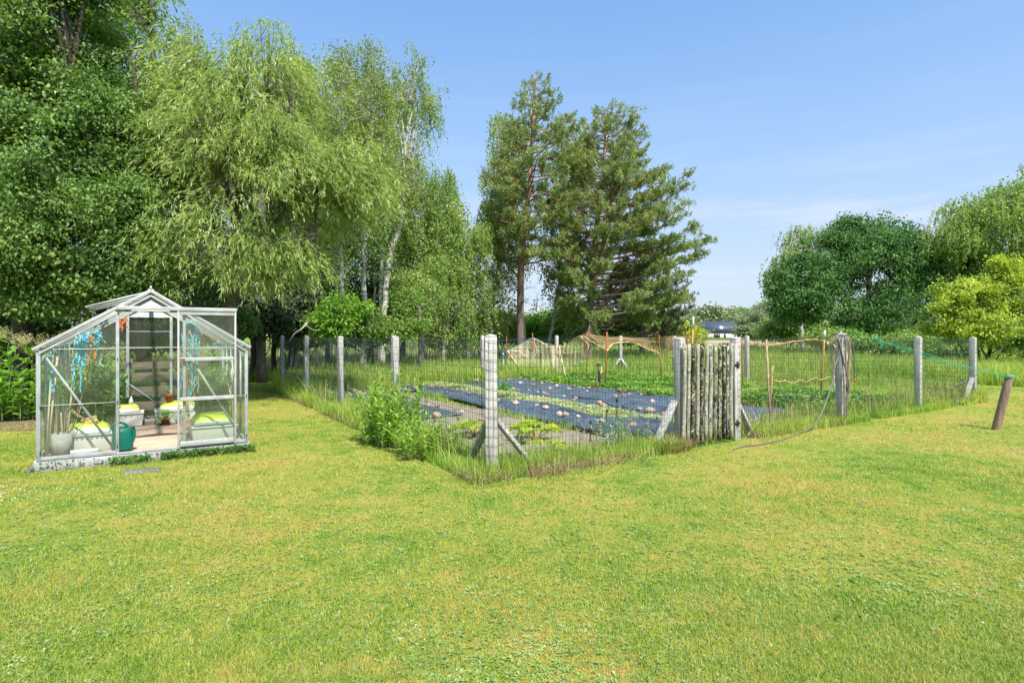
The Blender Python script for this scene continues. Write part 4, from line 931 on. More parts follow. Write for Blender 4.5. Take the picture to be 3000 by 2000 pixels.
for (a0, a1) in ((.02, .725), (.765, 1.315), (1.355, 2.08)):
    pane([(a0, .13), (a1, .13), (a1, 1.29), (a0, 1.29)], L_ + .003)
    pane([(a0, 1.31), (a1, 1.31), (a1, min(1.78, zs(a1)) - .02), (a0, min(1.78, zs(a0)) - .02)], L_ + .003)
for k in range(5):
    b0, b1 = L_ * k / 5 + .014, L_ * (k + 1) / 5 - .014
    for a in (-.004, W_ + .004): pane([(b0, .13), (b1, .13), (b1, 1.33), (b0, 1.33)], a, gh, axis='x')
    for sg in (0, 1):
        if sg == 0 and k in (1, 2): continue
        aa = 0 if sg == 0 else W_
        mk('glass_pane', [(aa, b0, ZE + .016), (W_ / 2, b0, ZR + .012), (W_ / 2, b1, ZR + .012), (aa, b1, ZE + .016)], np.array([[0, 1, 2, 3]]), M_glass, gh)
# the propped roof vent over two bays of the left slope
b0, b1 = L_ / 5 + .014, L_ * 3 / 5 - .014; am, zm = .41, zs(.41) + .014
mk('glass_pane', [(0, b0, ZE + .016), (am, b0, zm), (am, b1, zm), (0, b1, ZE + .016)], np.array([[0, 1, 2, 3]]), M_glass, gh)
mb = B(); q = [(am - .02, b0, 1.85), (W_ / 2 - .02, b0, ZR + .04), (W_ / 2 - .02, b1, ZR + .04), (am - .02, b1, 1.85)]
for i in range(4): mb.bar(q[i], q[(i + 1) % 4], .035, .022)
mb.bar([(q[0][i] + q[3][i]) / 2 for i in range(3)], [(q[1][i] + q[2][i]) / 2 for i in range(3)], .022, .02)
vent = mb.build('roof_vent', M_aluw, gh); mk('vent_glass', [(x, y, z + .004) for x, y, z in q], np.array([[0, 1, 2, 3]]), M_glass, vent)
mb = B(); mb.bar(((am + .02), (b0 + b1) / 2, zm - .05), (am - .01, (b0 + b1) / 2, 1.84), .01, .02); mb.build('vent_stay', M_alu, gh)
# door track and sliding door
mb = B(); rail(mb, (.715, -.055, 1.822), (1.985, -.055, 1.822), .035, .045); mb.build('door_track', M_aluw, gh, bevel=.003)
d0, d1 = 1.335, 1.965
mb = B(); yb = -.05
rail(mb, (d0, yb, .115), (d0, yb, 1.80), .022, .034); rail(mb, (d1, yb, .115), (d1, yb, 1.80), .022, .034)
rail(mb, (d0 + .017, yb, 1.775), (d1 - .017, yb, 1.775), .022, .05); rail(mb, (d0 + .017, yb, .165), (d1 - .017, yb, .165), .022, .06)
door = mb.build('sliding_door', M_aluw, gh, bevel=.002)
for z in (1.205, .715):
    mb = B(); rail(mb, (d0 + .017, yb, z), (d1 - .017, yb, z), .026, .045); mb.build('door_rail', M_aluw, door, bevel=.002)
for z0, z1 in ((.195, .69), (.74, 1.18), (1.23, 1.75)): pane([(d0 + .017, z0), (d1 - .017, z0), (d1 - .017, z1), (d0 + .017, z1)], yb, door)
mb = B(); mb.box((d0 + .045, yb - .0145, 1.205), (.05, .003, .025)); mb.build('rust_patch', M_rust, door)
mb = B()
for a, z in ((.72, 1.22), (.72, .72), (.72, .2), (.0, .7), (.0, .2), (2.1, .72), (2.1, .2)): mb.box((a + (.0 if a else .018), -.03, z), (.009, .006, .035))
mb.build('glazing_clips', M_iron, gh)

# ---------------------------------------------------------------- things inside the greenhouse
FZ = .118
def loc_thing(name, a, b, z, label, cat, group=None, rz=0.0): return empty(name, HG(a, b, z), label, cat, group, ROT + rz)
M_poly = plain('white_planter_plastic', (.62, .62, .56), .6, var=.08, scale=5); M_hole = plain('drain_hole', (.03, .035, .03), .9)
t = NT('lime_bag'); a = t.noise(t.pos('object'), 7, 4); t.base(t.ramp(a, [(.3, (.42, .50, .03)), (.6, (.58, .65, .06)), (.75, (.72, .74, .35))]), .35, .5); t.bump(a, .02, .6); M_bag = t.m
M_bagw = plain('white_bag_end', (.68, .68, .66), .4, .5, var=.1)
def planter(a, b, lab, bl, w=.46, d=.62, h=.19, holes=True, bh=.13):
    root = loc_thing('planter_box', a, b, FZ, lab, 'planter', 'white planter boxes in the greenhouse')
    mb = MB(); n = 0
    for x0, y0, x1, y1 in ((-w/2, -d/2, w/2, -d/2), (w/2, -d/2, w/2, d/2), (w/2, d/2, -w/2, d/2), (-w/2, d/2, -w/2, -d/2)):
        pass
    mb.box((0, 0, h / 2), (w, d, h), None, 1.07); mb.box((0, -d / 2 * 1.07, h + .004), (w * 1.08, .03, .02)); mb.box((0, d / 2 * 1.07, h + .004), (w * 1.08, .03, .02)); mb.build('box', M_poly, root, bevel=.012)
    if holes:
        mb = MB()
        for k in range(9):
            x = -w * .42 + w * .84 * k / 8; y = -d / 2 * 1.055 - .002; mb.add([(x + .008 * math.cos(q), y, h * .80 + .008 * math.sin(q)) for q in np.arange(8) * .785], np.array([list(range(8))]))
        mb.build('drain_holes', M_hole, root)
    bag = loc_thing('compost_bag', a, b, FZ + h + .012, bl, 'compost bag', 'lime green compost bags lying in the planters', rng.uniform(-.04, .04))
    g = 22; uu, vv = np.meshgrid(np.linspace(-1, 1, g), np.linspace(-1, 1, g)); z = bh * (1 - np.abs(uu) ** 4) ** .5 * (1 - np.abs(vv) ** 6) ** .5 * (1 + .12 * nfield(np.stack([uu, vv], -1) * 1.0, 4, int(a * 100)))
    V = np.stack([uu * w * .47, vv * d * .47, z], -1).reshape(-1, 3); i = (np.arange(g - 1)[:, None] * g + np.arange(g - 1)[None]).ravel(); F = np.stack([i, i + 1, i + g + 1, i + g], 1)
    V2 = V.copy(); V2[:, 2] = 0; mk('bag', np.vstack([V, V2]), np.vstack([F, F[:, ::-1] + g * g]), M_bag, bag, True)
    mb = MB(); mb.box((0, -d * .475, bh * .22), (w * .92, .035, bh * .42)); mb.build('bag_end', M_bagw, bag, bevel=.012)
    return FZ + h + .012 + bh
z1 = planter(.41, .62, 'white planter nearest the left glass front, beside the concrete pot', 'compost bag with a hand brush lying on it, front left planter')
z2 = planter(.41, 1.42, 'white planter in the middle of the left wall behind the watering can', 'compost bag with white folded end in the middle left planter', w=.48, d=.5)
z3 = planter(.58, 2.44, 'pale planter with a row of drain holes, left of the rear pallet view', 'compost bag carrying the blue pot, rear left planter', w=.72, d=.36)
z4 = planter(1.52, 2.44, 'pale planter with drain holes at the rear right, behind the basil pot', 'compost bag carrying the terracotta pot, rear right planter', w=.78, d=.36)
z5 = planter(1.76, .66, 'white planter with faint blue print behind the sliding door', 'compost bag under the right tomato plant behind the sliding door', w=.5, d=.86, holes=False)
M_print = plain('faded_blue_print', (.42, .52, .60), .6)
M_conc = plain('concrete_pipe', (.34, .34, .30), .9, .2, var=.15, scale=25, bump=.004)
pc = ghl(235, 1335, .20); cp = loc_thing('concrete_pot', .18, .21, FZ, 'grey concrete pipe used as a pot for sticks in the front left corner', 'pot')
mb = MB(); mb.lathe([(0, .001), (.098, .001), (.100, .255), (.085, .255), (.083, .05), (0, .05)], 28); mb.build('pipe', M_conc, cp, True)
for k in range(11):
    a, b = rng.normal(.18, .03), rng.normal(.21, .03); ln = rng.uniform(.3, .85) if k > 2 else rng.uniform(.9, 1.05); lean = rng.normal(0, .16, 2)
    lean = np.clip(lean, -.28 if ln < .6 else -.05, .25)
    f = HG(a, b, FZ + .06); tp_ = HG(np.clip(a + lean[0] * ln, .06, .9), np.clip(b + abs(lean[1]) * ln, .05, .8), FZ + .06 + ln)
    o = empty('garden_cane', f, 'thin brown garden canes and sticks standing in the concrete pot', 'stick', 'canes and sticks in the concrete pot')
    mb = MB(); mb.tube(smooth_path([f, (f + tp_) / 2 + rng.normal(0, .012, 3), tp_], 4), rng.uniform(.004, .008), 6); bw(mb, 'cane', [M_stick, M_stake, plain('pale_cane', (.5, .4, .24), .7)][k % 3], o, True)
for k, (a0, z0, a1, z1_, b) in enumerate([(.05, .13, .10, 1.28, .10), (.06, .13, .14, 1.26, .14), (2.06, .2, 1.96, 1.15, .35), (2.06, .2, 2.0, 1.2, .5), (2.05, .25, 1.9, 1.0, .3)]):
    o = empty('wooden_batten', HG(a0, b, z0), ['pale batten closest to the front left corner of the greenhouse', 'second pale batten leaning in the front left corner', 'pale batten leaning inside the right wall, longest', 'straight pale batten by the right greenhouse wall', 'short pale batten leaning low by the right wall'][k], 'batten', 'pale battens leaning inside the greenhouse')
    mb = MB(); mb.bar(HG(a0, b, z0), HG(a1, b + .1, z1_), .018, .012); bw(mb, 'lath', plain('pale_lath', (.58, .5, .36), .8), o)
# watering can
M_can = plain('green_plastic_can', (.0, .125, .085), .42, .5, var=.12, scale=3)
wc = loc_thing('watering_can', .765, .12, .13, 'dark green plastic watering can standing in the open doorway', 'watering can', None, .25)
mb = MB(); ring = lambda w, d, z: [(w * c_ * (abs(c_) ** -.35 if abs(c_) > 1e-6 else 1), d * s_ * (abs(s_) ** -.35 if abs(s_) > 1e-6 else 1), z) for c_, s_ in [(math.cos(q), math.sin(q)) for q in np.arange(20) * 2 * math.pi / 20]]
prof = [(.115, .075, 0), (.12, .08, .02), (.118, .078, .12), (.11, .07, .22), (.095, .055, .265), (.06, .04, .28)]
V = np.array([p for w, d, z in prof for p in ring(w, d, z)]); n = 20; i = np.arange(len(prof) - 1)[:, None] * n; k = np.arange(n)[None]; k2 = (k + 1) % n
mb.add(V, [np.stack([i + k, i + k2, i + n + k2, i + n + k], -1).reshape(-1, 4), np.array([list(range(n))[::-1], list(range(len(V) - n, len(V)))])]); mb.build('tank', M_can, wc, True)
mb = MB(); mb.tube(smooth_path([(.07, -.02, .04), (.115, -.04, .14), (.12, -.045, .24), (.105, -.05, .28)], 6), np.linspace(.024, .017, 19), 10); mb.tube([(.105, -.05, .275), (.10, -.052, .295)], [.022, .022], 10); mb.build('spout', M_can, wc, True)
mb = MB(); mb.tube(smooth_path([(-.09, 0, .20), (-.115, 0, .30), (-.07, 0, .345), (0, 0, .34), (.05, 0, .30), (.06, 0, .26)], 6), .014, 8); mb.build('handle', M_can, wc, True); wc.scale = (.9, .9, .95)
# pots, basil, bottle, tube, brush
def potted(name, a, b, z, lab, mat, s, leafm, n, hgt, spread, L=.03, cat='potted plant', saucer=False):
    root = loc_thing(name, a, b, z, lab, cat); mb = MB(); mb.lathe([(0, .002), (s * .36, .002), (s * .47, s * .78), (s * .52, s * .78), (s * .53, s * .95), (s * .46, s * .95), (s * .44, s * .8), (0, s * .8)], 18); mb.build('pot', mat, root)
    if saucer: mb = MB(); mb.lathe([(0, 0), (s * .62, 0), (s * .7, .02), (s * .66, .02), (0, .006)], 18); mb.build('saucer', M_iron, root)
    P = np.column_stack([rng.normal(0, spread, n), rng.normal(0, spread, n), s * .8 + rng.uniform(0, 1, n) * hgt]); leaf_patch('foliage', P, L, leafm, .3, .8, None, root)
M_basil = leaf_mat('basil_leaves', [(0, (.10, .30, .03)), (1, (.28, .50, .08))], 3, .35)
M_terr = POTM['terracotta']
potted('potted_basil', 1.24, 2.14, FZ, 'bushy green basil in a small terracotta pot on the greenhouse floor', M_terr, .115, M_basil, 130, .13, .055, .04, saucer=True)
potted('potted_herb', .72, 2.42, z3 - .005, 'feathery herb in a dark blue pot on the rear left bag', plain('blue_pot', (.03, .08, .17), .5), .11, leaf_mat('herb_leaves', [(0, (.16, .28, .05)), (1, (.32, .42, .12))], 3), 150, .28, .055, .022)
potted('potted_seedling', 1.30, 2.40, z4 - .005, 'sparse seedlings in a terracotta pot on the rear right bag', M_terr, .12, M_basil, 26, .16, .04, .035)
o = loc_thing('plastic_bottle', 1.44, 2.17, FZ, 'clear plastic bottle with orange cap beside the basil', 'bottle'); mb = MB(); mb.lathe([(0, 0), (.045, 0), (.048, .03), (.045, .09), (.048, .14), (.04, .2), (.014, .25), (.014, .27)], 18); mb.build('bottle', M_glass, o, True); mb = MB(); mb.lathe([(.0, .268), (.017, .268), (.017, .29), (0, .29)], 12); mb.build('cap', plain('orange_cap', (.8, .25, .05), .5), o)
o = loc_thing('plastic_bottle', .80, 2.36, z3 - .006, 'small clear bottle beside the blue pot on the rear left bag', 'bottle'); mb = MB(); mb.lathe([(0, 0), (.025, 0), (.027, .05), (.02, .08), (.01, .1), (.012, .12), (0, .12)], 14); mb.build('bottle', M_poly, o, True)
o = loc_thing('white_roll', .40, .10, FZ + .035, 'white plastic roll lying on the floor in front of the front left planter', 'roll'); mb = MB(); mb.tube([(-.13, 0, 0), (.13, 0.02, 0)], .03, 14); mb.build('roll', M_bagw, o, True)
br = loc_thing('hand_brush', .42, .42, z1 + .045, 'wooden hand brush with yellow bristles lying on the front left compost bag', 'brush', None, .1)
mb = MB(); mb.box((0, 0, .0), (.16, .05, .03), Matrix.Rotation(-.25, 3, 'Y')); mb.build('brush_head', M_stick, br, bevel=.006)
mb = MB(); mb.tube([(-.04, 0, .0), (-.11, .0, .05), (-.17, 0, .12)], [.012, .014, .018], 10); mb.build('handle', plain('beech_handle', (.55, .36, .2), .5), br, True)
mb = MB(); mb.box((.02, -.01, -.035), (.15, .045, .045), Matrix.Rotation(-.25, 3, 'Y'), .8); mb.build('bristles', plain('yellow_bristles', (.62, .42, .06), .9, var=.4, scale=60), br)
# hanks of twine
TW = {'blue': plain('blue_twine', (.12, .52, .68), .7, var=.25, scale=30), 'orange': plain('orange_twine', (.70, .22, .09), .7, var=.25, scale=30), 'white': plain('pale_twine', (.45, .62, .62), .7), 'black': plain('black_twine', (.06, .07, .07), .7)}
def hank(lab, px, py0, py1, wpx, b, parts, seed, wob=.012, group='hanks of baler twine hanging in the greenhouse'):
    top, bot = ghl(px, py0, b), ghl(px, py1, b); Y = HG(top[0], b, 0)[1]; wd = wpx / F_PX * Y
    root = empty('twine_hank', HG(*top), lab, 'twine', group); r = np.random.default_rng(seed); H = top[2] - bot[2]
    for cname, m, x0, l0, l1 in parts:
        mb = MB()
        for k in range(m):
            n = 16; l = H * r.uniform(l0, l1); tt = np.linspace(0, 1, n); xo = (x0 + r.uniform(-.35, .35)) * wd; w = np.cumsum(r.normal(0, wob, (n, 3)), 0) * .7; w[0] = 0
            x = xo * np.minimum(1, tt * 5) * (1 - .25 * tt); P = np.array([HG(top[0] + x[j], b, top[2] - l * tt[j]) for j in range(n)]) + w * [1, 1, .15]
            P = smooth_path(P, 4); P[:, 0] += .004 * np.sin(np.linspace(0, 60, len(P)) + k); mb.tube(P, r.uniform(.005, .009), 5)
            if r.random() < .7:
                j = r.integers(len(P) // 3, len(P)); mb.tube([P[j] - [0, 0, .012], P[j] + [0, 0, .012]], .012, 6)
        bw(mb, 'strands', TW[cname], root, True)
    return root
hank('long light blue twine hank hanging left of centre in the left front glass', 231, 972, 1200, 16, .16, [('blue', 3, 0, .55, 1), ('blue', 7, .1, .35, .62), ('white', 3, -.2, .3, .7)], 1)
hank('short blue twine bunch at the roof, right of the long blue hank', 262, 972, 1050, 20, .22, [('blue', 6, 0, .3, .9), ('white', 2, .2, .5, 1), ('orange', 1, .1, .4, .8)], 2)
hank('orange twine strand hanging between the blue bunches', 268, 984, 1072, 6, .20, [('orange', 4, 0, .6, 1)], 3)
hank('pale blue twine bunch nearest the left door post', 284, 968, 1078, 14, .25, [('blue', 5, 0, .3, .6), ('white', 2, 0, .8, 1)], 4)
hank('small orange twine bunch knotted beside the top of the door opening', 362, 930, 976, 14, .3, [('orange', 7, 0, .4, 1)], 5)
hank('thick orange and blue twine hank hanging behind the sliding door glass', 560, 940, 1180, 38, .12, [('orange', 8, 0, .75, 1), ('blue', 9, .25, .45, .95), ('blue', 5, -.3, .5, .95), ('white', 3, .3, .4, .9)], 6, .014)
hank('lowest tail of pale and orange twine below the door hank', 552, 1160, 1272, 12, .12, [('orange', 2, 0, .7, 1), ('white', 2, .1, .6, .9)], 7)
hank('small blue and orange twine knot right of the big door hank', 640, 1000, 1022, 16, .3, [('orange', 4, -.2, .5, 1), ('blue', 3, .3, .4, 1)], 8)
hank('thin blue twine drop ending in a tuft near the left corner', 150, 1018, 1152, 2, .14, [('blue', 2, 0, .95, 1)], 9, .003)
hank('dark grey twine tassel under the roof left of the door', 310, 932, 962, 14, .35, [('black', 7, 0, .5, 1)], 10)
hank('rusty orange strand down among the right tomato leaves', 592, 975, 1290, 4, .2, [('orange', 2, 0, .25, .33)], 11, .003)
def sline(name, lab, L, m, r=.0022):
    P = [HG(*ghl(px, py, b)) for px, py, b in L]; o = empty(name, P[0], lab, 'string', 'strings across the greenhouse'); mb = MB(); mb.tube(smooth_path(P, 6), r, 5); bw(mb, 'string', TW[m], o, True)
sline('string', 'pale string running up under the left roof slope', [(150, 1018, .14), (225, 996, .2), (300, 950, .3), (335, 930, .4)], 'white')
sline('string', 'blue string sagging to the long blue hank', [(153, 1018, .14), (185, 1048, .15), (215, 1053, .16), (235, 1050, .16)], 'blue')
sline('string', 'orange string slung below the right roof slope', [(588, 968, .3), (610, 980, .3), (628, 1000, .3), (636, 985, .3), (650, 1000, .3)], 'orange', .004)
# tomato plants
M_tom = leaf_mat('tomato_leaves', [(0, (.05, .15, .03)), (.6, (.13, .27, .06)), (1, (.26, .40, .12))], 3, .3)
def tomato(lab, a, b, z, rx, n, h0, h1, seed):
    P = HG(a, b, z); o = leafy_bush('tomato_plant', lab, 'tomato plant', P[0], P[1], rx, rx, n, h0, h1, .075, .42, M_tom, 9, seed, .005); o.location.z = z; return o
t1 = tomato('large dark leaved tomato plant with yellow flowers in the front left planter', .45, .72, z1 - .05, .22, 130, .4, .88, 71)
t2 = tomato('tomato plant behind the door post in the middle left planter', .45, 1.45, z2 - .05, .18, 80, .4, .85, 72)
t3 = tomato('tomato plant in the planter behind the sliding door', 1.76, .85, z5 - .06, .19, 110, .35, .90, 73)
P = np.column_stack([rng.normal(.03, .12, 60), rng.normal(-.15, .06, 60), rng.uniform(.35, .75, 60)]); leaf_patch('flowers', P, .022, plain('yellow_flowers', (.75, .62, .05), .7), .4, .8, None, t1)
# board reflection at lower right built as a solid yellow panel, pallet behind
o = loc_thing('yellow_reflection', 2.0, 1.3, FZ, 'dull yellow panel standing for a board reflection low inside the right wall', 'board'); mb = MB(); mb.box((0, 0, .2), (.02, 1.1, .4)); mb.build('board', plain('yellow_reflection_tone', (.48, .33, .06), .7), o)
M_pal = wood('brown_pallet_wood', [(.3, (.085, .065, .045)), (.55, (.20, .16, .12)), (.78, (.34, .29, .23))], (2, 30, 30))
pal = empty('pallet', HG(.62, L_ + .28, 0), 'brown weathered wooden pallet standing on edge behind the greenhouse', 'pallet', None, ROT)
for k, z in enumerate((.10, .34, .58, .82, 1.0)):
    mb = MB(); mb.box((.62, 0, z), (1.3, .022, .145 if k < 4 else .12)); mb.build('slat', M_pal, pal, bevel=.003)
for x in (.02, .62, 1.22):
    mb = MB(); mb.box((x, .062, .54), (.10, .095, 1.04)); mb.build('block_post', M_pal, pal, bevel=.003)
mb = MB(); mb.box((.62, .15, .42), (1.1, .02, .75)); tag(mb.build('green_board', plain('green_board', (.10, .24, .15), .7), None), 'green board standing behind the brown pallet', 'board'); o = bpy.data.objects['green_board']; o.location = tuple(HG(.62, L_ + .28, 0)); o.rotation_euler = (0, 0, ROT)

# ---------------------------------------------------------------- trees
def bark(name, stops, stretch=(6, 6, 1.2), bumpd=.02):
    t = NT(name); p = t.pos('object'); g = t.noise(p, 2.2, 6, .7, stretch); t.base(t.ramp(g, stops), .95, .1); t.bump(g, bumpd, .8); return t.m
M_bark = bark('dark_bark', [(.3, (.035, .03, .024)), (.55, (.10, .085, .065)), (.75, (.2, .18, .15))])
M_barkg = bark('grey_bark', [(.3, (.07, .062, .052)), (.55, (.18, .16, .135)), (.75, (.33, .31, .27))])
t = NT('birch_bark'); p = t.pos('object'); g = t.noise(p, 2.0, 5, .65, (1.2, 1.2, 4)); h = t.noise(p, .5, 4, .6, (3, 3, 1))
c = t.ramp(g, [(.36, (.05, .045, .04)), (.46, (.55, .52, .47)), (.7, (.75, .72, .66))]); t.base(c, .8, .2); M_birch = t.m
def pinebark():
    t = NT('pine_bark'); p = t.pos('object'); s = t.n('ShaderNodeSeparateXYZ'); t.l(p, s.inputs[0]); g = t.noise(p, 2.4, 6, .7, (5, 5, 1.4))
    lo = t.ramp(g, [(.3, (.09, .065, .055)), (.7, (.30, .23, .19))]); hi = t.ramp(g, [(.3, (.26, .14, .08)), (.7, (.52, .30, .18))])
    f = t.math('MULTIPLY', t.math('SUBTRACT', s.outputs[2], 3.0), .22, True); t.base(t.mix(f, lo, hi), .9, .15); t.bump(g, .03, .8); return t.m
M_pineb = pinebark()
LM = {
 'broad': leaf_mat('broadleaf', [(0, (.055, .125, .03)), (.4, (.12, .23, .05)), (.75, (.25, .38, .10)), (1, (.42, .54, .20))], .5, .35, .5, .35),
 'airy': leaf_mat('poplar_leaf', [(0, (.15, .25, .04)), (.6, (.30, .42, .09)), (1, (.52, .60, .18))], .5, .4),
 'willow': leaf_mat('willow_leaf', [(0, (.16, .25, .06)), (.5, (.31, .41, .11)), (.85, (.50, .58, .22)), (1, (.66, .70, .40))], .5, .4, .45, .45),
 'birch': leaf_mat('birch_leaf', [(0, (.14, .21, .05)), (.5, (.27, .36, .085)), (1, (.50, .55, .18))], .35, .38),
 'weep': leaf_mat('weeping_birch_leaf', [(0, (.13, .23, .05)), (.5, (.26, .38, .10)), (1, (.46, .54, .18))], .35, .38),
 'oak': leaf_mat('oak_leaf', [(0, (.045, .12, .03)), (.6, (.10, .22, .055)), (1, (.22, .38, .12))], .4, .28, .6, .25),
 'bright': leaf_mat('bright_leaf', [(0, (0.101, 0.242, 0.031)), (.6, (0.213, 0.391, 0.046)), (1, (0.403, 0.512, 0.093))], .8, .42),
 'lime': leaf_mat('lime_leaf', [(0, (.18, .29, .04)), (.5, (.40, .50, .06)), (1, (.66, .70, .15))], .55, .42),
 'silver': leaf_mat('silver_willow_leaf', [(0, (0.134, 0.205, 0.093)), (.6, (0.291, 0.353, 0.217)), (1, (0.515, 0.502, 0.465))], .3, .35),
 'shrub': leaf_mat('shrub_leaf', [(0, (.10, .20, .03)), (.6, (.22, .36, .07)), (1, (.42, .52, .15))], .5, .35),
 'gold': leaf_mat('golden_leaf', [(0, (.24, .30, .03)), (.6, (.46, .50, .06)), (1, (.68, .66, .14))], .4, .35),
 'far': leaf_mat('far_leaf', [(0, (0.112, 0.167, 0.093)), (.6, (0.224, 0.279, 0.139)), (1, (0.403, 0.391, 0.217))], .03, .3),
 'dark': leaf_mat('understorey_leaf', [(0, (.06, .13, .03)), (.6, (.13, .24, .05)), (1, (.25, .36, .10))], .5, .3),
 'needle': leaf_mat('pine_needle', [(0, (.13, .19, .06)), (.5, (.26, .34, .11)), (.85, (.42, .48, .17)), (1, (.58, .60, .26))], .5, .25, .55, .25, (1.25, 1.25, .8)),
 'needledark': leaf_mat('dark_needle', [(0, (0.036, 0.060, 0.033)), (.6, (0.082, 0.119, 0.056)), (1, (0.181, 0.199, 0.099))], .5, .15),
}
def unit(v): return v / (np.linalg.norm(v, axis=-1, keepdims=True) + 1e-9)
def rhombs(P, D, L, W, r, flat=.7):
    n = len(P); up = np.array([0, 0, 1.0]) * flat + r.normal(0, .55, (n, 3)); S = unit(np.cross(D, up)) * (W * .5)[:, None]
    m = P + D * (L * .45)[:, None]; tip = P + D * L[:, None] - np.array([0, 0, 1.0]) * (L * .12)[:, None]
    i = np.arange(n) * 4
    return np.stack([P, m + S, tip, m - S], 1).reshape(-1, 3), np.stack([i, i + 1, i + 2, i + 3], 1)
def lob(px, py, rx, rz, Y, ry=None):
    c = at(px, py, Y); k = Y / F_PX; return (c, np.array([rx * k, (ry if ry else rx * k), rz * k]))
def sample(lobes, n, r, shell=.55):
    vol = np.array([(l[1].prod()) ** .58 for l in lobes]); vol /= vol.sum(); ch = r.choice(len(lobes), n, p=vol)
    d = unit(r.normal(size=(n, 3))); q = shell + (1 - shell) * r.random(n) ** .6; q = np.where(r.random(n) < .18, r.random(n), q)
    C = np.array([l[0] for l in lobes]); Rr = np.array([l[1] for l in lobes])
    bump = 1 + .26 * nfield(d * 2.6 + ch[:, None], 1.2, 5)
    return C[ch] + d * Rr[ch] * (q * bump)[:, None]
def tree(name, label, cat, base, trunks, lobes, ntips, per, L, W, style, mat, bmat=None, seed=0, group=None, gap=-.45, gapscale=1.0, r0=.16, spread=.28, droop=.6, strand=.8, shell=.55, zmin=.1):
    r = np.random.default_rng(seed + 1000); base = np.array([base[0], base[1], 0.0]); root = empty(name, base, label, cat, group)
    T = sample(lobes, ntips, r, shell); T = T[(nfield(T, gapscale, seed) > gap) & (T[:, 2] > zmin)]
    mb = MB()
    TP = []
    for tr_ in trunks:
        P = smooth_path([np.array(q, float) for q in tr_], 6); P[1:-1] += r.normal(0, .025, (len(P) - 2, 3)) * [1, 1, 0]
        mb.tube(P, r0 * np.linspace(1, .09, len(P)) ** .8 * (1 if tr_ is trunks[0] else .5), 8); TP.append(P)
    TPa = np.vstack(TP)
    na = max(6, len(T) // 18); A_ = T[r.choice(len(T), na, replace=False)]
    ax = np.array([TPa[np.argmin(np.linalg.norm(TPa[:, :2] - a[:2], axis=1) + .6 * np.abs(TPa[:, 2] - a[2] * .72))] for a in A_])
    A_ = ax + (A_ - ax) * .62
    for a, b in zip(A_, ax):
        dd = np.linalg.norm(a - b); P = smooth_path([b, b + (a - b) * .5 + [0, 0, .12 * dd], a], 4); mb.tube(P, np.linspace(min(r0 * .42, .02 + dd * .016), .014, len(P)), 5, False)
    d2 = ((T[:, None, :] - A_[None]) ** 2).sum(-1); near = np.argmin(d2, 1)
    for tp_, k in zip(T, near):
        a = A_[k]; m = (a + tp_) / 2 + r.normal(0, .06, 3) + [0, 0, .05]; mb.tube(np.array([a, m, tp_]), [.013, .008, .004], 3, False)
    bw(mb, 'trunk', bmat or M_bark, root, True)
    n = len(T) * per; idx = np.repeat(np.arange(len(T)), per); cen = T[idx]; cm = TPa.mean(0); out = unit((T - [cm[0], cm[1], 0]) * [1, 1, .0] + 1e-4)[idx]
    if style == 'broad':
        sp = spread * r.uniform(.6, 1.3, len(T))[idx][:, None]
        P = cen + r.normal(0, 1, (n, 3)) * sp * [1, 1, .42] - (T - A_[near])[idx] * (r.random(n) * .5)[:, None]
        D = unit(out * .5 + r.normal(0, .7, (n, 3)) + [0, 0, -droop])
    elif style in ('strand', 'willow'):
        ns = max(1, per // 12); sid = idx * ns + (np.arange(n) % ns); sr = np.random.default_rng(seed)
        off = sr.normal(0, spread, (len(T) * ns, 3)) * [1, 1, .5]; sl = strand * sr.uniform(.4, 1.4, len(T) * ns); so = sr.normal(0, .25, (len(T) * ns, 3)) * [1, 1, 0]
        tt = r.random(n); sdir = unit(out * .55 + so[sid]) 
        if style == 'willow':
            P = cen + off[sid] + sdir * (sl[sid] * tt * .75)[:, None] - np.array([0, 0, 1.0]) * (sl[sid] * tt ** 1.6 * droop)[:, None]
            D = unit(sdir * (1.1 - tt * .6)[:, None] + np.array([0, 0, -1.0]) * (.25 + tt * droop)[:, None] + r.normal(0, .38, (n, 3)))
        else:
            P = cen + off[sid] + sdir * (sl[sid] * np.sqrt(tt) * .3)[:, None] - np.array([0, 0, 1.0]) * (sl[sid] * tt)[:, None] + r.normal(0, .035, (n, 3))
            D = unit(r.normal(0, .8, (n, 3)) + [0, 0, -.8])
    Ls = L * r.uniform(.65, 1.3, n); Ws = W * r.uniform(.7, 1.2, n)
    V, F = rhombs(P, D, Ls, Ws, r); mk('crown', V - base, F, mat, root)
    return root
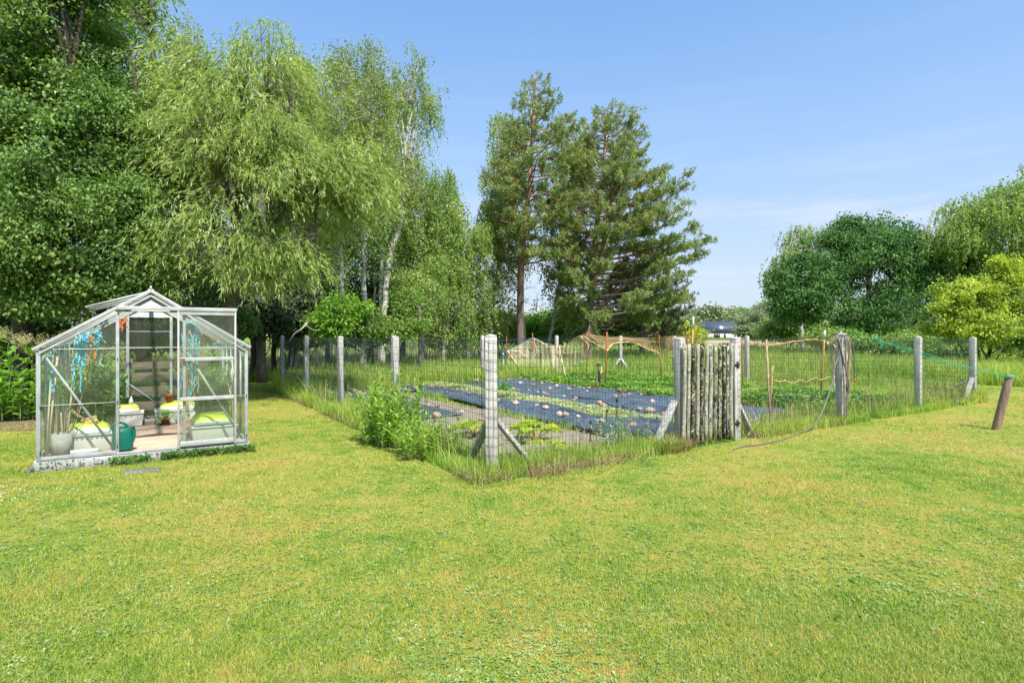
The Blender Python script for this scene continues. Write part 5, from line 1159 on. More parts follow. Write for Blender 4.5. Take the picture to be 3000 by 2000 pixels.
def pine(name, label, base, trunks, h0, h1, prof, seed, n_br=60, mat=None, tuft=.17, group=None, per=20, dens=1.0, r0=.2, dead=14):
    """prof(h, az) -> branch reach in metres"""
    r = np.random.default_rng(seed); base = np.array([base[0], base[1], 0.0]); root = empty(name, base, label, 'pine tree', group); mb = MB()
    TP = []
    for tr_ in trunks:
        P = smooth_path([np.array(q, float) for q in tr_], 6); mb.tube(P, r0 * np.linspace(1, .12, len(P)) ** .75 * (1 if tr_ is trunks[0] else .75), 9); TP.append(P)
    TF = []; TD = []
    for k in range(n_br):
        P = TP[k % len(TP)] if k % 3 == 0 else TP[0]; h = h0 + (h1 - h0) * ((k + r.random()) / n_br) ** .95; az = k * 2.399 + r.normal(0, .3)
        b = np.array([np.interp(h, P[:, 2], P[:, j]) for j in range(3)]); R_ = prof(h, az) * r.uniform(.8, 1.05)
        if R_ < .25: R_ = .25
        d = np.array([math.cos(az), math.sin(az), 0]); rise = r.uniform(-.05, .25) + .35 * (h - h0) / (h1 - h0)
        B_ = smooth_path([b, b + d * R_ * .5 + [0, 0, R_ * (rise * .3)], b + d * R_ + [0, 0, R_ * rise + .1]], 6); mb.tube(B_, np.linspace(.022 + R_ * .012, .01, len(B_)), 5, False)
        ns = max(3, int(R_ * 5.5 * dens))
        for j in range(ns):
            t_ = r.uniform(.32, 1); c = np.array([np.interp(t_ * (len(B_) - 1), range(len(B_)), B_[:, q]) for q in range(3)]); side = r.choice([-1, 1]); L = R_ * .38 * (1.15 - t_) * r.uniform(.6, 1.2) + .18
            dd = unit(d * r.uniform(.4, 1) + np.array([-d[1], d[0], 0]) * side * r.uniform(.3, 1) + [0, 0, r.uniform(.05, .35)]); e = c + dd * L; mb.tube(np.array([c, (c + e) / 2 - [0, 0, .02], e]), [.012, .009, .005], 3, False)
            for q in range(max(2, int(L / .13 * dens))):
                s = r.uniform(.35, 1.05); TF.append(c + dd * L * s + r.normal(0, .08, 3)); TD.append(unit(dd * .6 + [0, 0, .75] + r.normal(0, .25, 3)))
    for k in range(dead):
        h = r.uniform(.8, h0 + 1.2); az = r.uniform(0, 6.28); P = TP[0]; b = np.array([np.interp(h, P[:, 2], P[:, j]) for j in range(3)]); Ld = r.uniform(.6, 2.2); d = np.array([math.cos(az), math.sin(az), r.uniform(-.1, .3)])
        D_ = smooth_path([b, b + d * Ld * .5, b + d * Ld + [0, 0, -.15 * Ld]], 4) + r.normal(0, .02, (9, 3)); mb.tube(D_, np.linspace(.025, .005, 9), 4, False)
        for q in range(3): e = D_[4 + q] ; mb.tube([e, e + r.normal(0, .25, 3) + d * .2], [.01, .004], 3, False)
    bw(mb, 'trunk', M_pineb, root, True)
    TF, TD = np.array(TF), np.array(TD); n = len(TF) * per; P = np.repeat(TF, per, 0); ax = np.repeat(TD, per, 0)
    tt = r.random(n); P = P + ax * (tt * tuft * .9)[:, None]; D = unit(ax * .7 + r.normal(0, .55, (n, 3))); Ls = tuft * r.uniform(.5, 1, n)
    V, F = rhombs(P, D, Ls, np.full(n, tuft * .15), r, .3); mk('crown', V - base, F, mat or LM['needle'], root); return root
def tk(L): return [at(px, py, Y) if py is not None else np.array([(px - 1500) / F_PX * Y, Y, -.1]) for px, py, Y in L]

# left side: big leafy trees, willow
tree('broadleaf_tree', 'huge dark green leafy tree filling the left edge of the view', 'tree', at(60, 1100, 12.2), [tk([(60, None, 12.3), (70, 700, 12.3), (40, 300, 12.3), (60, -150, 12.4)]), tk([(62, 800, 12.3), (180, 450, 12), (230, 100, 12.2)])],
     [lob(20, 380, 270, 420, 11.9, 2.0), lob(150, 120, 230, 300, 12.4, 2), lob(60, 780, 170, 190, 11.0, 1.2), lob(200, 560, 180, 230, 11.2, 1.4), lob(-160, 500, 200, 400, 12, 2), lob(250, -60, 160, 200, 13, 2), lob(170, 830, 160, 100, 11.6, 1.2)], 3400, 52, .078, .058, 'broad', LM['broad'], seed=1, gap=-.12, gapscale=2.6, spread=.19, shell=.35, r0=.2, group='big leafy trees on the left')
tree('broadleaf_tree', 'second dark leafy tree rising directly behind the greenhouse roof', 'tree', at(400, 1100, 12.6), [tk([(415, None, 12.9), (420, 800, 12.9), (400, 400, 12.9), (390, 150, 13)]), tk([(418, 820, 12.9), (330, 560, 12.7), (290, 380, 12.6)])],
     [lob(350, 420, 190, 240, 12.7, 1.6), lob(390, 660, 200, 190, 12.0, 1.4), lob(300, 800, 170, 110, 11.6, 1.1), lob(470, 820, 150, 120, 12.2, 1.2), lob(380, 250, 130, 160, 13.2, 1.5)], 2100, 52, .078, .058, 'broad', LM['broad'], seed=2, gap=-.12, gapscale=2.6, spread=.19, shell=.35, r0=.16, group='big leafy trees on the left')
tree('poplar_tree', 'tall airy light green tree behind the dark leafy trees, top left', 'tree', at(430, 1050, 19), [tk([(430, None, 19), (440, 600, 19), (450, 200, 19), (440, -60, 19)])],
     [lob(450, 120, 110, 220, 19, 1.4), lob(390, 30, 90, 140, 19, 1.2), lob(480, 330, 120, 160, 19, 1.4)], 520, 36, .10, .06, 'willow', LM['airy'], M_barkg, seed=3, gap=-.25, gapscale=1.4, spread=.25, strand=.6, droop=.5)
tree('willow_tree', 'large light green willow with narrow drooping leaves right of the greenhouse', 'willow tree', at(690, 1100, 13.6), [tk([(690, None, 13.8), (680, 850, 13.8), (700, 600, 13.6), (760, 320, 13.4), (790, 160, 13.4)]), tk([(683, 860, 13.8), (620, 600, 13.6), (560, 380, 13.6)]), tk([(690, 760, 13.8), (840, 620, 13.6), (980, 540, 13.4)])],
     [lob(700, 430, 200, 210, 13.0, 1.7), lob(640, 690, 200, 170, 12.4, 1.4), lob(880, 560, 190, 160, 12.6, 1.5), lob(1010, 520, 110, 110, 12.6, 1.1), lob(790, 240, 120, 140, 13.4, 1.2), lob(600, 250, 130, 130, 13.6, 1.2), lob(800, 730, 130, 110, 12.3, 1.1), lob(540, 480, 110, 170, 13.2, 1.2), lob(810, 440, 120, 130, 12.9, 1.1)],
     2300, 60, .13, .021, 'willow', LM['willow'], M_barkg, seed=4, gap=-.42, gapscale=2.1, spread=.15, strand=.55, droop=.7, r0=.15, shell=.4)
tree('willow_tree', 'thin willow with sparse feathery top behind the large willow', 'willow tree', at(760, 1050, 18), [tk([(770, None, 18), (770, 600, 18), (790, 300, 18), (785, 90, 18)])],
     [lob(790, 170, 90, 120, 18, 1), lob(730, 240, 90, 110, 18, 1), lob(840, 300, 90, 150, 18, 1.1), lob(660, 330, 90, 90, 18.4, 1.1)], 380, 36, .12, .03, 'willow', LM['airy'], M_barkg, seed=5, gap=-.2, gapscale=1.6, spread=.2, strand=.6, droop=.6)
# birches
B1 = 'birches of the wood behind the left fence'
def birch(label, px, Y, top, wob, rpx, seed, low=640, ntips=430, per=48, mat='birch', gap=-.62, group=B1, trunk_px=None, r0=.11):
    tp_px = px + wob; cy = [top + (low - top) * f for f in (.12, .35, .6, .85)]
    lobes = [lob(tp_px - wob * .12, top + 70, rpx * .45, 80, Y, .8), lob(tp_px - wob * .3, cy[1], rpx * .85, (low - top) * .22, Y, 1.3), lob(px + wob * .5, cy[2], rpx, (low - top) * .22, Y, 1.6), lob(px + wob * .3, cy[3], rpx * .95, (low - top) * .2, Y, 1.5), lob(tp_px + rpx * .35, cy[1] - 20, rpx * .4, 70, Y, .8), lob(tp_px - rpx * .5, cy[2] - 60, rpx * .5, 80, Y, .9)]
    trunk_px = trunk_px or [(px, None), (px + wob * .1, 985 - (985 - top) * .2), (px + wob * .45, 985 - (985 - top) * .45), (px + wob * .75, 985 - (985 - top) * .68), (tp_px, 985 - (985 - top) * .84)]
    return tree('birch_tree', label, 'birch tree', at(px, 1080, Y), [tk([(a, b, Y) for a, b in trunk_px])], lobes, ntips, per, .0033 * Y, .0025 * Y, 'strand', LM[mat], M_birch, seed, group, gap, 1.3, r0, .16, .6, .85, .35)
birch('birch with a leaning white trunk rising behind the round bushes, tallest right of the willow', 1124, 25, 118, 105, 85, 11, 700, trunk_px=[(1120, None), (1128, 880), (1146, 743), (1177, 637), (1188, 514), (1205, 330), (1222, 200)], r0=.14)
birch('birch with the straightest bright white trunk, above the oak sapling', 1068, 22.5, 95, 18, 75, 12, 640, trunk_px=[(1068, None), (1068, 960), (1067, 800), (1070, 637), (1080, 400), (1085, 190)], r0=.135)
birch('slim birch between the white trunked birches', 1112, 28, 170, 40, 70, 13, 640, 320)
birch('birch with airy crown just right of the willow top', 1000, 24, 100, 8, 75, 14, 650)
birch('thin crooked birch beside the oak sapling', 988, 26, 135, -30, 75, 15, 700, 360, r0=.08)
birch('birch behind the willow with its crown above the middle of it', 900, 25, 140, -10, 85, 16, 700)
birch('broad hazy birch behind the willow, left of the others', 690, 22, 150, 20, 110, 17, 700, 420)
birch('tall airy birch between the dark leafy trees and the willow top', 560, 20, 62, 6, 95, 24, 560, 480, 44)
birch('tall airy birch above the right shoulder of the willow', 860, 21, 95, -14, 90, 25, 620, 460, 44)
birch('small dense birch right of the leaning trunk', 1235, 28, 470, 12, 85, 18, 900, 420, mat='weep', gap=-.6)
birch('low weeping birch with hanging curtains of leaves, left one of the pair', 1300, 28.5, 475, 5, 75, 19, 985, 620, 54, 'weep', -.7, 'weeping birches left of the pines')
birch('weeping birch nearer the pines with hanging curtains of leaves', 1372, 29.5, 540, 0, 72, 20, 985, 560, 54, 'weep', -.7, 'weeping birches left of the pines')
birch('birch left of the tall pine with a dark twisting trunk', 1440, 33, 330, 25, 62, 21, 985, 560, gap=-.45, group='birches among the pines', trunk_px=[(1438, None), (1445, 900), (1465, 700), (1462, 560), (1452, 420)])
birch('highest birch poking up left of the tall pine top', 1500, 35, 190, -8, 62, 22, 800, 440, gap=-.4, group='birches among the pines', trunk_px=[(1540, None), (1535, 950), (1515, 700), (1500, 500), (1496, 380)])
birch('birch standing between the two pines with a black and white trunk', 1620, 35, 225, 62, 80, 23, 960, 700, gap=-.45, group='birches among the pines', trunk_px=[(1600, None), (1622, 930), (1640, 800), (1645, 600), (1660, 460), (1668, 380)])
# dark wood behind: bigger trees closing the gaps
for k, (px, Y, top, w) in enumerate([(-150, 22, 60, 190), (150, 24, 60, 190), (330, 27, 250, 150), (560, 26, 300, 150), (800, 30, 380, 130), (960, 32, 420, 110), (1080, 33, 420, 110), (1180, 36, 520, 100)]):
    lab = ['far left of the wood', 'left of the wood behind the dark leafy tree', 'directly behind the greenhouse ridge', 'behind the willow, left side', 'behind the willow, right side', 'behind the oak sapling', 'behind the straight white trunk', 'behind the leaning white trunk'][k]
    tree('woodland_tree', 'background woodland tree ' + lab, 'tree', at(px, 1050, Y), [tk([(px, None, Y), (px + 10, 700, Y), (px - 8, top + 60, Y)])],
         [lob(px, (top + 600) / 2, w, (600 - top) / 2, Y, 2.2), lob(px - w * .3, 760, w * .9, 150, Y, 2), lob(px + w * .4, 880, w * .8, 110, Y - .6, 1.6)], 520, 46, .14, .11, 'broad', LM['dark'], M_bark, 30 + k, 'background trees of the wood', -.8, .9, .14, .42)
# trunks and low growth at the wood edge
for k, (px, Y, topy, lean, rr) in enumerate([(742, 19, 620, 10, .13), (770, 21, 600, -14, .10), (800, 20, 560, 22, .09), (850, 22, 560, 8, .08), (1090, 21, 640, 10, .05), (930, 23, 600, -10, .07), (20, 15, 600, 12, .12), (300, 15.5, 620, -8, .14), (560, 16, 650, 12, .12)]):
    lab = ['thickest dark trunk by the end of the left fence', 'dark trunk leaning left behind the fence end', 'slim dark trunk leaning right behind the fence end', 'thin dark trunk behind the second fence post', 'very thin sapling trunk by the straight birch', 'thin trunk left of the oak sapling', 'dark trunk in the shade at the far left', 'dark trunk seen through the greenhouse glass', 'dark trunk just behind the greenhouse right corner'][k]
    tree('slender_tree', lab, 'tree', at(px, 1050, Y), [tk([(px, None, Y), (px + lean * .5, 850, Y), (px + lean, topy, Y)])], [lob(px + lean, topy, 70, 60, Y, .9), lob(px + lean, topy + 120, 60, 70, Y, .8)], 60, 40, .09, .07, 'broad', LM['dark'], M_bark if k != 3 else M_birch, 50 + k, 'slim trunks at the wood edge', -.9, 1, rr, .3)
def bush(name, label, cat, lobes, px, Y, ntips, per, L, W, mat, seed, spread=.2, group=None, gap=-.5, style='broad', r0=.05, droop=.3, strand=.4, stems=4, bmat=None, shell=.45):
    b = at(px, 1100, Y); c = np.mean([l[0] for l in lobes], 0); r = np.random.default_rng(seed)
    tr_ = [[b * [1, 1, 0] + np.r_[r.normal(0, .12, 2), 0], b * [1, 1, 0] + (l[0] - b * [1, 1, 0]) * [.5, .5, .45] + r.normal(0, .05, 3), l[0] + r.normal(0, .1, 3)] for l in lobes[:stems]]
    return tree(name, label, cat, b, tr_, lobes, ntips, per, L, W, style, LM[mat], bmat or M_bark, seed, group, gap, 1.3, r0, spread, droop, strand, shell, .05)
bush('oak_sapling', 'bright green oak sapling above the netting between the white birch and the willow', 'sapling', [lob(990, 905, 75, 45, 18, .8), lob(960, 950, 70, 36, 17.6, .7), lob(1040, 915, 40, 40, 18, .6), lob(1000, 860, 35, 25, 18, .5), lob(1010, 965, 60, 30, 17.8, .7), lob(1080, 900, 30, 22, 18, .5)], 1000, 18, 170, 42, .10, .065, 'bright', 61, .14, gap=-.35)
bush('hazel_bush', 'round pale green bush right of the straight white birch trunk', 'bush', [lob(1150, 920, 70, 60, 21, 1), lob(1200, 880, 70, 60, 21.5, 1), lob(1180, 960, 80, 40, 20.5, 1), lob(1120, 970, 50, 35, 20.5, .8)], 1165, 21, 330, 44, .075, .06, 'shrub', 62, .2)
bush('hazel_bush', 'dull green bush under the leaning birch, left of the dead pine', 'bush', [lob(1250, 860, 60, 70, 24, 1), lob(1210, 800, 60, 60, 25, 1), lob(1270, 780, 50, 50, 25, 1)], 1240, 24, 260, 44, .085, .065, 'weep', 63, .22)
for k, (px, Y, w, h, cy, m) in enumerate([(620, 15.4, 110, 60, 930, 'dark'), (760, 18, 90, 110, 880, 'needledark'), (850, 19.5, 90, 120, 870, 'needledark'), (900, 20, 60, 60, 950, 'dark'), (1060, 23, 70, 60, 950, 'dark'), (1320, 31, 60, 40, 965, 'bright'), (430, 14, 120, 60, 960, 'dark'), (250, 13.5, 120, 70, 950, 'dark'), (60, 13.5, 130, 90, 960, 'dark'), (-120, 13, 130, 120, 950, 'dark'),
        (1400, 38, 60, 45, 950, 'bright'), (1460, 41, 60, 50, 945, 'shrub'), (1600, 42, 60, 45, 950, 'bright'), (1660, 40, 60, 55, 935, 'bright'), (1540, 44, 60, 40, 955, 'shrub'), (1760, 43, 70, 50, 950, 'shrub'), (1850, 42, 80, 50, 950, 'shrub'), (1930, 44, 60, 36, 962, 'shrub'), (1985, 38, 45, 32, 968, 'gold'), (2018, 36, 30, 24, 984, 'gold')]):
    lab = ['dark low bush behind the greenhouse right corner', 'dark young conifer bush behind the fence end', 'dark young conifer bush behind the second and third posts', 'low dark bush left of the oak sapling', 'low dark bush at the foot of the white birch', 'bright low bush under the weeping birches', 'dark bush seen behind the greenhouse door', 'dark bush seen through the left greenhouse glass', 'dark bush behind the cream plumes', 'dark bush at the far left edge',
        'bright green far bush between weeping birch and pine', 'far green bush left of the tall pine trunk', 'bright far bush left of the black and white birch trunk', 'bright far bush between the birch trunk and broad pine', 'far bush directly right of the tall pine trunk', 'far bush behind the broad pine trunk', 'far bush under the right half of the broad pine', 'far bush under the right tip of the broad pine', 'golden bush left of the house, left half', 'golden bush nearest the white house'][k]
    bush('shrub', lab, 'bush', [lob(px, cy, w, h, Y, w / F_PX * Y * .8), lob(px + w * .5, cy + 25, w * .6, h * .6, Y, 1), lob(px - w * .5, cy + 30, w * .6, h * .6, Y, 1)], px, Y, 300 if Y < 30 else 260, 46, .05 + .0035 * Y, .04 + .0026 * Y, m, 70 + k, .007 * Y + .06, 'shrubs at the edge of the wood' if Y < 30 else 'far shrubs beyond the meadow', -.8)
# stub of a dead pine
dp = at(1232, 1050, 20.5); o = empty('dead_pine', dp * [1, 1, 0], 'bare brown dead pine stub with crooked branches behind the left fence', 'dead tree'); mb = MB()
mb.tube(smooth_path([dp * [1, 1, 0], at(1231, 980, 20.5), at(1230, 898, 20.5)], 4), .06, 7); r = np.random.default_rng(5)
for (a, b, c) in [((1230, 905), (1208, 885), (1205, 872)), ((1230, 903), (1255, 890), (1296, 868)), ((1231, 960), (1260, 980), (1300, 985)), ((1231, 940), (1200, 955), (1180, 950))]: mb.tube(smooth_path([at(*a, 20.5), at(*b, 20.3), at(*c, 20.1)], 4), np.linspace(.04, .012, 9), 5)
bw(mb, 'trunk', M_pineb, o, True)
dead = at(905, 1000, 16.6); o = empty('fallen_branch', dead, 'crooked pale bare branch arching over the netting near the left fence end', 'branch'); mb = MB()
mb.tube(smooth_path([at(846, 1004, 16.2), at(862, 978, 16.3), at(885, 962, 16.5), at(905, 940, 17)], 5), np.linspace(.012, .03, 16), 6); mb.tube(smooth_path([at(895, 952, 16.7), at(915, 965, 16.7), at(935, 968, 16.8)], 4), .010, 5); bw(mb, 'limb', plain('bare_branch', (.42, .37, .3), .9), o, True)
# cream plumed shrub with big leaves at the left edge
def plume(label, base, n, seed, rx, hh):
    r = np.random.default_rng(seed); root = leafy_bush('plumed_shrub', label, 'shrub', base[0], base[1], rx, rx * .6, n, hh * .4, hh, .16, .52, LM['bright'] if seed != 92 else LM['shrub'], 6, seed, .007); return root
pl1 = plume('leafy shrub with big fresh green leaves left of the greenhouse', gr(20, 1225), 95, 91, .95, 1.35)
M_plume = leaf_mat('cream_plumes', [(0, (.45, .45, .22)), (1, (.72, .68, .42))], 3, .3)
def plumes(par, n, cx, cy, z0, z1, rx, seed):
    r = np.random.default_rng(seed); Ps = []
    for k in range(n):
        b = np.array([cx + r.uniform(-rx, rx), cy + r.normal(0, .2), r.uniform(z0, z1)])
        for j in range(9):
            d = unit(np.array([r.normal(0, .6), r.normal(0, .4), r.uniform(.2, 1)])); s = r.random((26, 1)); Ps.append(b + d * s * .22 + r.normal(0, .012, (26, 3)))
    leaf_patch('plume', np.vstack(Ps), .022, M_plume, .5, .5, None, par)
plumes(pl1, 22, .1, .1, 1.1, 1.45, .75, 3)
pb = HG(.35, L_ + .55, 0); pl2 = plume('green shrub with pale plumes pressed against the rear of the greenhouse, left of the pallet', pb, 60, 92, .5, 1.15); plumes(pl2, 9, 0, -.1, .95, 1.2, .4, 4)

# the pines
def prof1(h, az):
    s = np.interp(h, [4.5, 6, 8, 10, 12, 13.5, 15.2], [2.0, 2.7, 3.0, 2.8, 2.1, 1.4, .4]); return s * (1 + .22 * math.cos(az))
pine('pine_tree', 'tall slender pine with an orange trunk, left of the broad pine', gr(1524, 1062), [[gr(1524, 1062), at(1525, 830, 31), at(1530, 749, 31), at(1540, 626, 31), at(1550, 546, 31), at(1560, 374, 31), at(1568, 222, 31)]], 5.2, 15.3, prof1, 101, 80, group='pair of tall pines', r0=.21, dead=22, tuft=.25, dens=.98, per=16)
Yp = 32.0
def rt(h): return float(np.interp(h, [1.2, 2.5, 4.2, 6.4, 7.9, 9.4, 10.8, 12.3, 14.0], [5.0, 5.7, 6.3, 5.6, 5.1, 4.0, 2.8, 2.0, .6]))
def lf(h): return float(np.interp(h, [1.2, 2.5, 4.2, 6.4, 9.4, 12.3, 14.0], [1.4, 2.0, 2.5, 2.5, 2.2, 1.6, .5]))
def prof2(h, az):
    c = math.cos(az); return lf(h) + (rt(h) - lf(h)) * max(0, .5 + .5 * c) ** 1.6
pine('pine_tree', 'broad bushy pine with low branches sweeping out to the right', at(1722, 1050, Yp) * [1, 1, 0], [[at(1722, 1050, Yp) * [1, 1, 0], at(1723, 963, Yp), at(1734, 846, Yp), at(1745, 696, Yp), at(1761, 562, Yp), at(1771, 455, Yp), at(1777, 340, Yp)], [at(1728, 860, Yp), at(1752, 780, Yp), at(1778, 660, Yp), at(1800, 540, Yp), at(1830, 430, Yp)], [at(1723, 940, Yp), at(1800, 860, Yp + .4), at(1880, 800, Yp + .6), at(1940, 740, Yp + .6)]], 2.0, 14.0, prof2, 102, 150, group='pair of tall pines', r0=.24, dead=26, tuft=.25, dens=.95, per=16)
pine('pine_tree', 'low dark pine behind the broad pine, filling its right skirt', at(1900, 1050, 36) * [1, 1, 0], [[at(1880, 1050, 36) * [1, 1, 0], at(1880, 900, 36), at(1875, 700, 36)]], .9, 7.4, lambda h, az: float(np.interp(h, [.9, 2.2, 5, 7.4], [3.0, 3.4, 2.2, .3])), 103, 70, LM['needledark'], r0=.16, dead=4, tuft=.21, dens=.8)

# right side
tree('oak_tree', 'wide dark green oak right of the white house', 'oak tree', at(2545, 1050, 38), [tk([(2545, None, 38), (2545, 930, 38), (2550, 800, 38), (2560, 700, 38)]), tk([(2545, 940, 38), (2440, 820, 38), (2380, 740, 38)]), tk([(2545, 930, 38), (2650, 800, 38), (2720, 740, 38)])],
     [lob(2530, 760, 170, 110, 38, 3.2), lob(2370, 820, 130, 100, 37, 2.6), lob(2700, 810, 140, 110, 38, 2.8), lob(2560, 690, 110, 60, 38.5, 2), lob(2440, 715, 90, 55, 38, 2), lob(2330, 900, 90, 60, 36.5, 2), lob(2650, 720, 90, 60, 38.5, 2), lob(2520, 900, 230, 65, 36.5, 2.2), lob(2480, 650, 45, 35, 38.5, 1), lob(2800, 850, 90, 100, 38, 2)], 3600, 34, .16, .11, 'broad', LM['oak'], M_bark, 121, None, -.3, 1.4, .3, .26)
tree('birch_tree', 'yellowish birch peeping over the left shoulder of the dark oak', 'birch tree', at(2330, 1050, 45), [tk([(2350, None, 45), (2345, 850, 45), (2340, 670, 45)])], [lob(2345, 700, 55, 55, 45, 1.4), lob(2310, 780, 60, 70, 44, 1.5), lob(2290, 840, 50, 50, 43, 1.4), lob(2420, 690, 60, 45, 45, 1.4), lob(2400, 800, 60, 80, 46, 1.5)], 420, 46, .13, .10, 'strand', LM['birch'], M_birch, 122, None, -.5, .9, .16, .3, .6, .9, .4)
tree('birch_tree', 'large pale green birch at the right edge behind the lime bush', 'birch tree', at(2930, 1050, 36), [tk([(2925, None, 36), (2922, 800, 36), (2915, 650, 36), (2900, 560, 36)]), tk([(2922, 850, 36), (3050, 700, 36), (3080, 560, 36)])],
     [lob(2890, 620, 120, 70, 36, 2.2), lob(2980, 650, 130, 110, 36, 2.4), lob(2800, 700, 90, 55, 36, 1.8), lob(3080, 600, 120, 130, 36.5, 2.4), lob(2900, 780, 150, 110, 37, 2.4), lob(2960, 560, 60, 30, 36, 1.2), lob(3100, 800, 150, 150, 36, 2.4)], 2100, 50, .13, .10, 'strand', LM['weep'], M_birch, 123, None, -.75, .8, .18, .32, .6, .9, .45)
bush('lime_bush', 'bright lime yellow bush right of the oak, above the tall green grass', 'bush', [lob(2900, 860, 110, 80, 23, 1.4), lob(2960, 800, 70, 55, 23, 1), lob(2800, 880, 75, 70, 22.5, 1.1), lob(2770, 960, 55, 40, 22.5, 1), lob(2880, 960, 110, 60, 22, 1.4), lob(2990, 930, 90, 90, 23, 1.3), lob(2830, 835, 40, 30, 22.6, .6), lob(2935, 765, 35, 28, 23, .5), lob(2750, 900, 30, 25, 22, .4)], 2895, 23, 900, 34, .11, .075, 'lime', 124, .13, gap=-.1, r0=.07, stems=7)
bush('shrub', 'darker green bush beside the lime bush at the right edge', 'bush', [lob(3030, 930, 90, 110, 22, 1.3), lob(2990, 1010, 80, 45, 21.5, 1.1), lob(3150, 900, 120, 150, 22, 1.6)], 3030, 22, 380, 44, .09, .065, 'shrub', 125, .22, gap=-.7)
bush('silver_willow', 'silvery pale willow bush half hiding the house roof', 'bush', [lob(2205, 940, 45, 36, 60, 2), lob(2250, 920, 50, 50, 61, 2), lob(2178, 968, 26, 18, 59, 1.2), lob(2230, 970, 60, 26, 58, 1.8)], 2210, 60, 420, 44, .3, .12, 'silver', 126, .28, gap=-.9)
bush('shrub', 'mid green bush between the silver willow and the dark oak', 'bush', [lob(2310, 950, 60, 45, 50, 1.8), lob(2370, 960, 60, 35, 48, 1.6), lob(2270, 970, 45, 26, 50, 1.4)], 2320, 50, 360, 44, .22, .15, 'weep', 127, .45, gap=-.9)
for k, (px, Y, cy, w, h, m) in enumerate([(2440, 33, 990, 90, 30, 'shrub'), (2560, 30, 1010, 70, 26, 'shrub'), (2680, 30, 1000, 90, 34, 'weep'), (2770, 27, 1020, 60, 26, 'shrub'), (2540, 46, 975, 220, 40, 'oak')]):
    bush('shrub', ['low pale bush under the oak, left of the hose post', 'low bush seen through the netting right of the hose post', 'pale bush seen through the netting between the two right posts', 'low bush left of the far right fence post', 'dark undergrowth behind the oak trunk'][k], 'bush', [lob(px, cy, w, h, Y, 1.3), lob(px + w * .4, cy + 10, w * .5, h * .8, Y - .5, 1)], px, Y, 170, 44, .06 + .003 * Y, .05 + .002 * Y, m, 130 + k, .3, 'low bushes under the oak', -.9)
# far tree line
FT = 'distant trees behind the house'
far = [(1960, 150, 930, 40, 40), (2010, 230, 935, 40, 28), (2050, 240, 925, 32, 34), (2090, 235, 918, 34, 36), (2135, 240, 924, 30, 30), (2180, 200, 930, 30, 30), (2165, 260, 915, 10, 20), (2240, 170, 925, 40, 45), (1985, 140, 955, 36, 28), (2018, 150, 962, 22, 20), (1880, 150, 940, 60, 40), (1780, 150, 945, 70, 36), (1650, 160, 950, 80, 32), (1500, 160, 950, 90, 34), (1370, 160, 950, 80, 34), (2340, 150, 930, 80, 50), (2480, 120, 930, 90, 50), (2640, 120, 920, 100, 60), (2800, 110, 920, 100, 60), (2960, 110, 915, 110, 70)]
fl_ = ['left of the house, behind the golden bush', 'low and broad left of the house roof', 'rounded, above the left roof end', 'highest pale crown above the roof', 'above the roof right end', 'behind the silver willow left side', 'thin dark conifer tip above the house', 'behind the silver willow right side', 'near and low left of the house wall', 'touching the left end of the house', 'under the broad pine right side', 'under the broad pine left side', 'between the pine trunks', 'left of the tall pine', 'behind the weeping birches', 'behind the left side of the oak', 'behind the oak trunk', 'behind the right side of the oak', 'behind the lime bush', 'at the right edge behind the big birch']
for k, (px, Y, cy, w, h) in enumerate(far):
    bush('distant_tree', 'distant tree ' + fl_[k], 'tree', [lob(px, cy + 8, w, h, Y, w / F_PX * Y), lob(px + w * .3, (cy + HZ) / 2 + 6, w, (HZ - cy) / 2, Y - 2, w / F_PX * Y * .8), lob(px - w * .5, (cy + HZ) / 2 + 8, w * .8, (HZ - cy) / 2, Y - 1, w / F_PX * Y * .8)], px, Y, 230, 40, .0042 * Y + .15, .0036 * Y + .12, 'far' if k not in (6, 8, 9) else 'shrub', 150 + k, .0075 * Y, FT, -1.2, r0=.3)

c = gr(418, 1380); o = empty('paving_slab', c, 'flat grey stone slab sunk in the grass in front of the greenhouse door', 'stone slab'); mb = MB(); mb.box((0, 0, .0), (.34, .17, .03), Matrix.Rotation(ROT - .1, 3, 'Z')); mb.build('slab', stone_mat('slab_stone', (.20, .18, .165)), o, bevel=.008)
c = gr(2822, 1162) * [1, 1, 0]; o = empty('plastic_bag', c, 'crumpled white plastic bag caught under the braces of the far right post', 'plastic bag'); me = stone_mesh(77); me.name = 'bag_body'; me.materials.append(M_bagw); b_ = bpy.data.objects.new('bag_body', me); col.objects.link(b_); b_.parent = o; b_.scale = (.13, .10, .16); b_.location = (0, 0, .12)

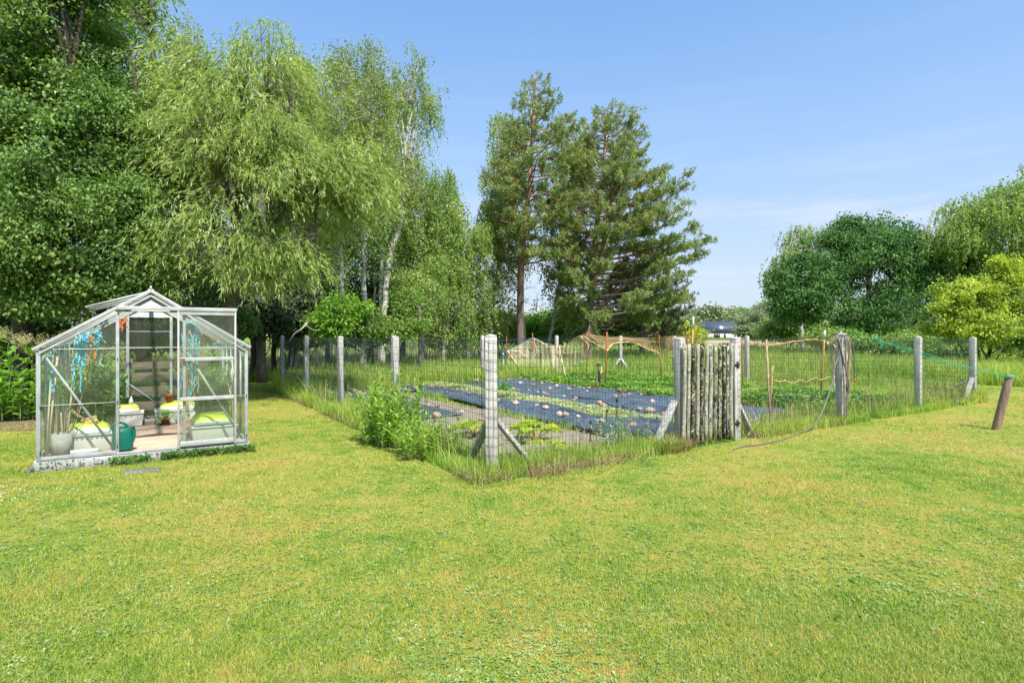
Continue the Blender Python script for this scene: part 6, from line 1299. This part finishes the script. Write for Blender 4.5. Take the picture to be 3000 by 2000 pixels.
# ---------------------------------------------------------------- the house
hY = 185.0; hc = at(2115, 994, hY); rz = -.12
M_wall = plain('white_render', (.72, .70, .66), .9, .1); t = NT('dark_roof_tiles'); p = t.pos('object'); w = t.n('ShaderNodeTexWave', wave_type='BANDS', bands_direction='Z'); t.l(p, w.inputs[0]); w.inputs['Scale'].default_value = 1.6
t.base(t.ramp(w.outputs[0], [(.2, (.04, .055, .085)), (.8, (.075, .095, .13))]), .5, .4); M_roof = t.m; M_win = plain('dark_window_glass', (.03, .035, .04), .15, .6); M_wf = plain('window_frame', (.10, .08, .07), .5)
house = empty('house', (hc[0], hc[1], 0), 'distant white rendered house with a dark blue tiled roof', 'house', None, rz)
mb = MB(); mb.box((0, 4, 1.15), (15, 8, 2.3)); mb.build('wall', M_wall, house)
mb = MB(); V = [(-7.9, -.22, 2.32), (7.9, -.22, 2.32), (7.9, 8.6, 2.25), (-7.9, 8.6, 2.25), (-5.9, 4, 6.1), (7.9, 4, 6.1)]; mb.add(V, [np.array([[0, 1, 5, 4], [3, 2, 1, 0], [2, 3, 4, 5]]), np.array([[0, 4, 3], [1, 2, 5]])]); roof = mb.build('roof', M_roof, house)
mb = MB(); mb.box((-5.6, -.3, 2.22), (3.2, .5, .16)); mb.build('gutter', M_wall, house)
def onroof(x, f, dx, df, nm, mat, th=.1):
    y0, z0, y1, z1 = -.22, 2.32, 4, 6.1; q = lambda f_: (y0 + (y1 - y0) * f_, z0 + (z1 - z0) * f_ + th); a, b = q(f), q(f + df)
    mk(nm, [(x, a[0], a[1]), (x + dx, a[0], a[1]), (x + dx, b[0], b[1]), (x, b[0], b[1])] + [(x, a[0], a[1] - th), (x + dx, a[0], a[1] - th), (x + dx, b[0], b[1] - th), (x, b[0], b[1] - th)], np.array([[0, 1, 2, 3], [0, 4, 5, 1], [1, 5, 6, 2], [2, 6, 7, 3], [3, 7, 4, 0]]), mat, house)
onroof(-.4, .34, 1.0, .24, 'skylight', plain('bright_skylight', (.6, .68, .75), .1, .8)); onroof(-3.5, .92, .35, .06, 'roof_vent', M_wf, .25); onroof(-2.9, .92, .35, .06, 'roof_vent', M_wf, .25); onroof(-5.2, .78, .3, .06, 'roof_vent', M_wf, .2); onroof(-6.0, .5, .3, .05, 'roof_vent', M_wf, .2)
for x, w_, z, h in ((-1.6, 1.9, 1.35, 1.1), (.9, .6, 1.35, 1.1), (-5.6, 1.7, 1.1, 1.7)):
    mb = MB(); mb.box((x, -.04, z), (w_, .1, h)); f = mb.build('window', M_wf, house); mb = MB(); mb.box((x - w_ * .24, -.10, z), (w_ * .42, .03, h * .84)); mb.box((x + w_ * .24, -.10, z), (w_ * .42, .03, h * .84)); mb.build('pane', M_win, f)
bpy.context.view_layer.update()
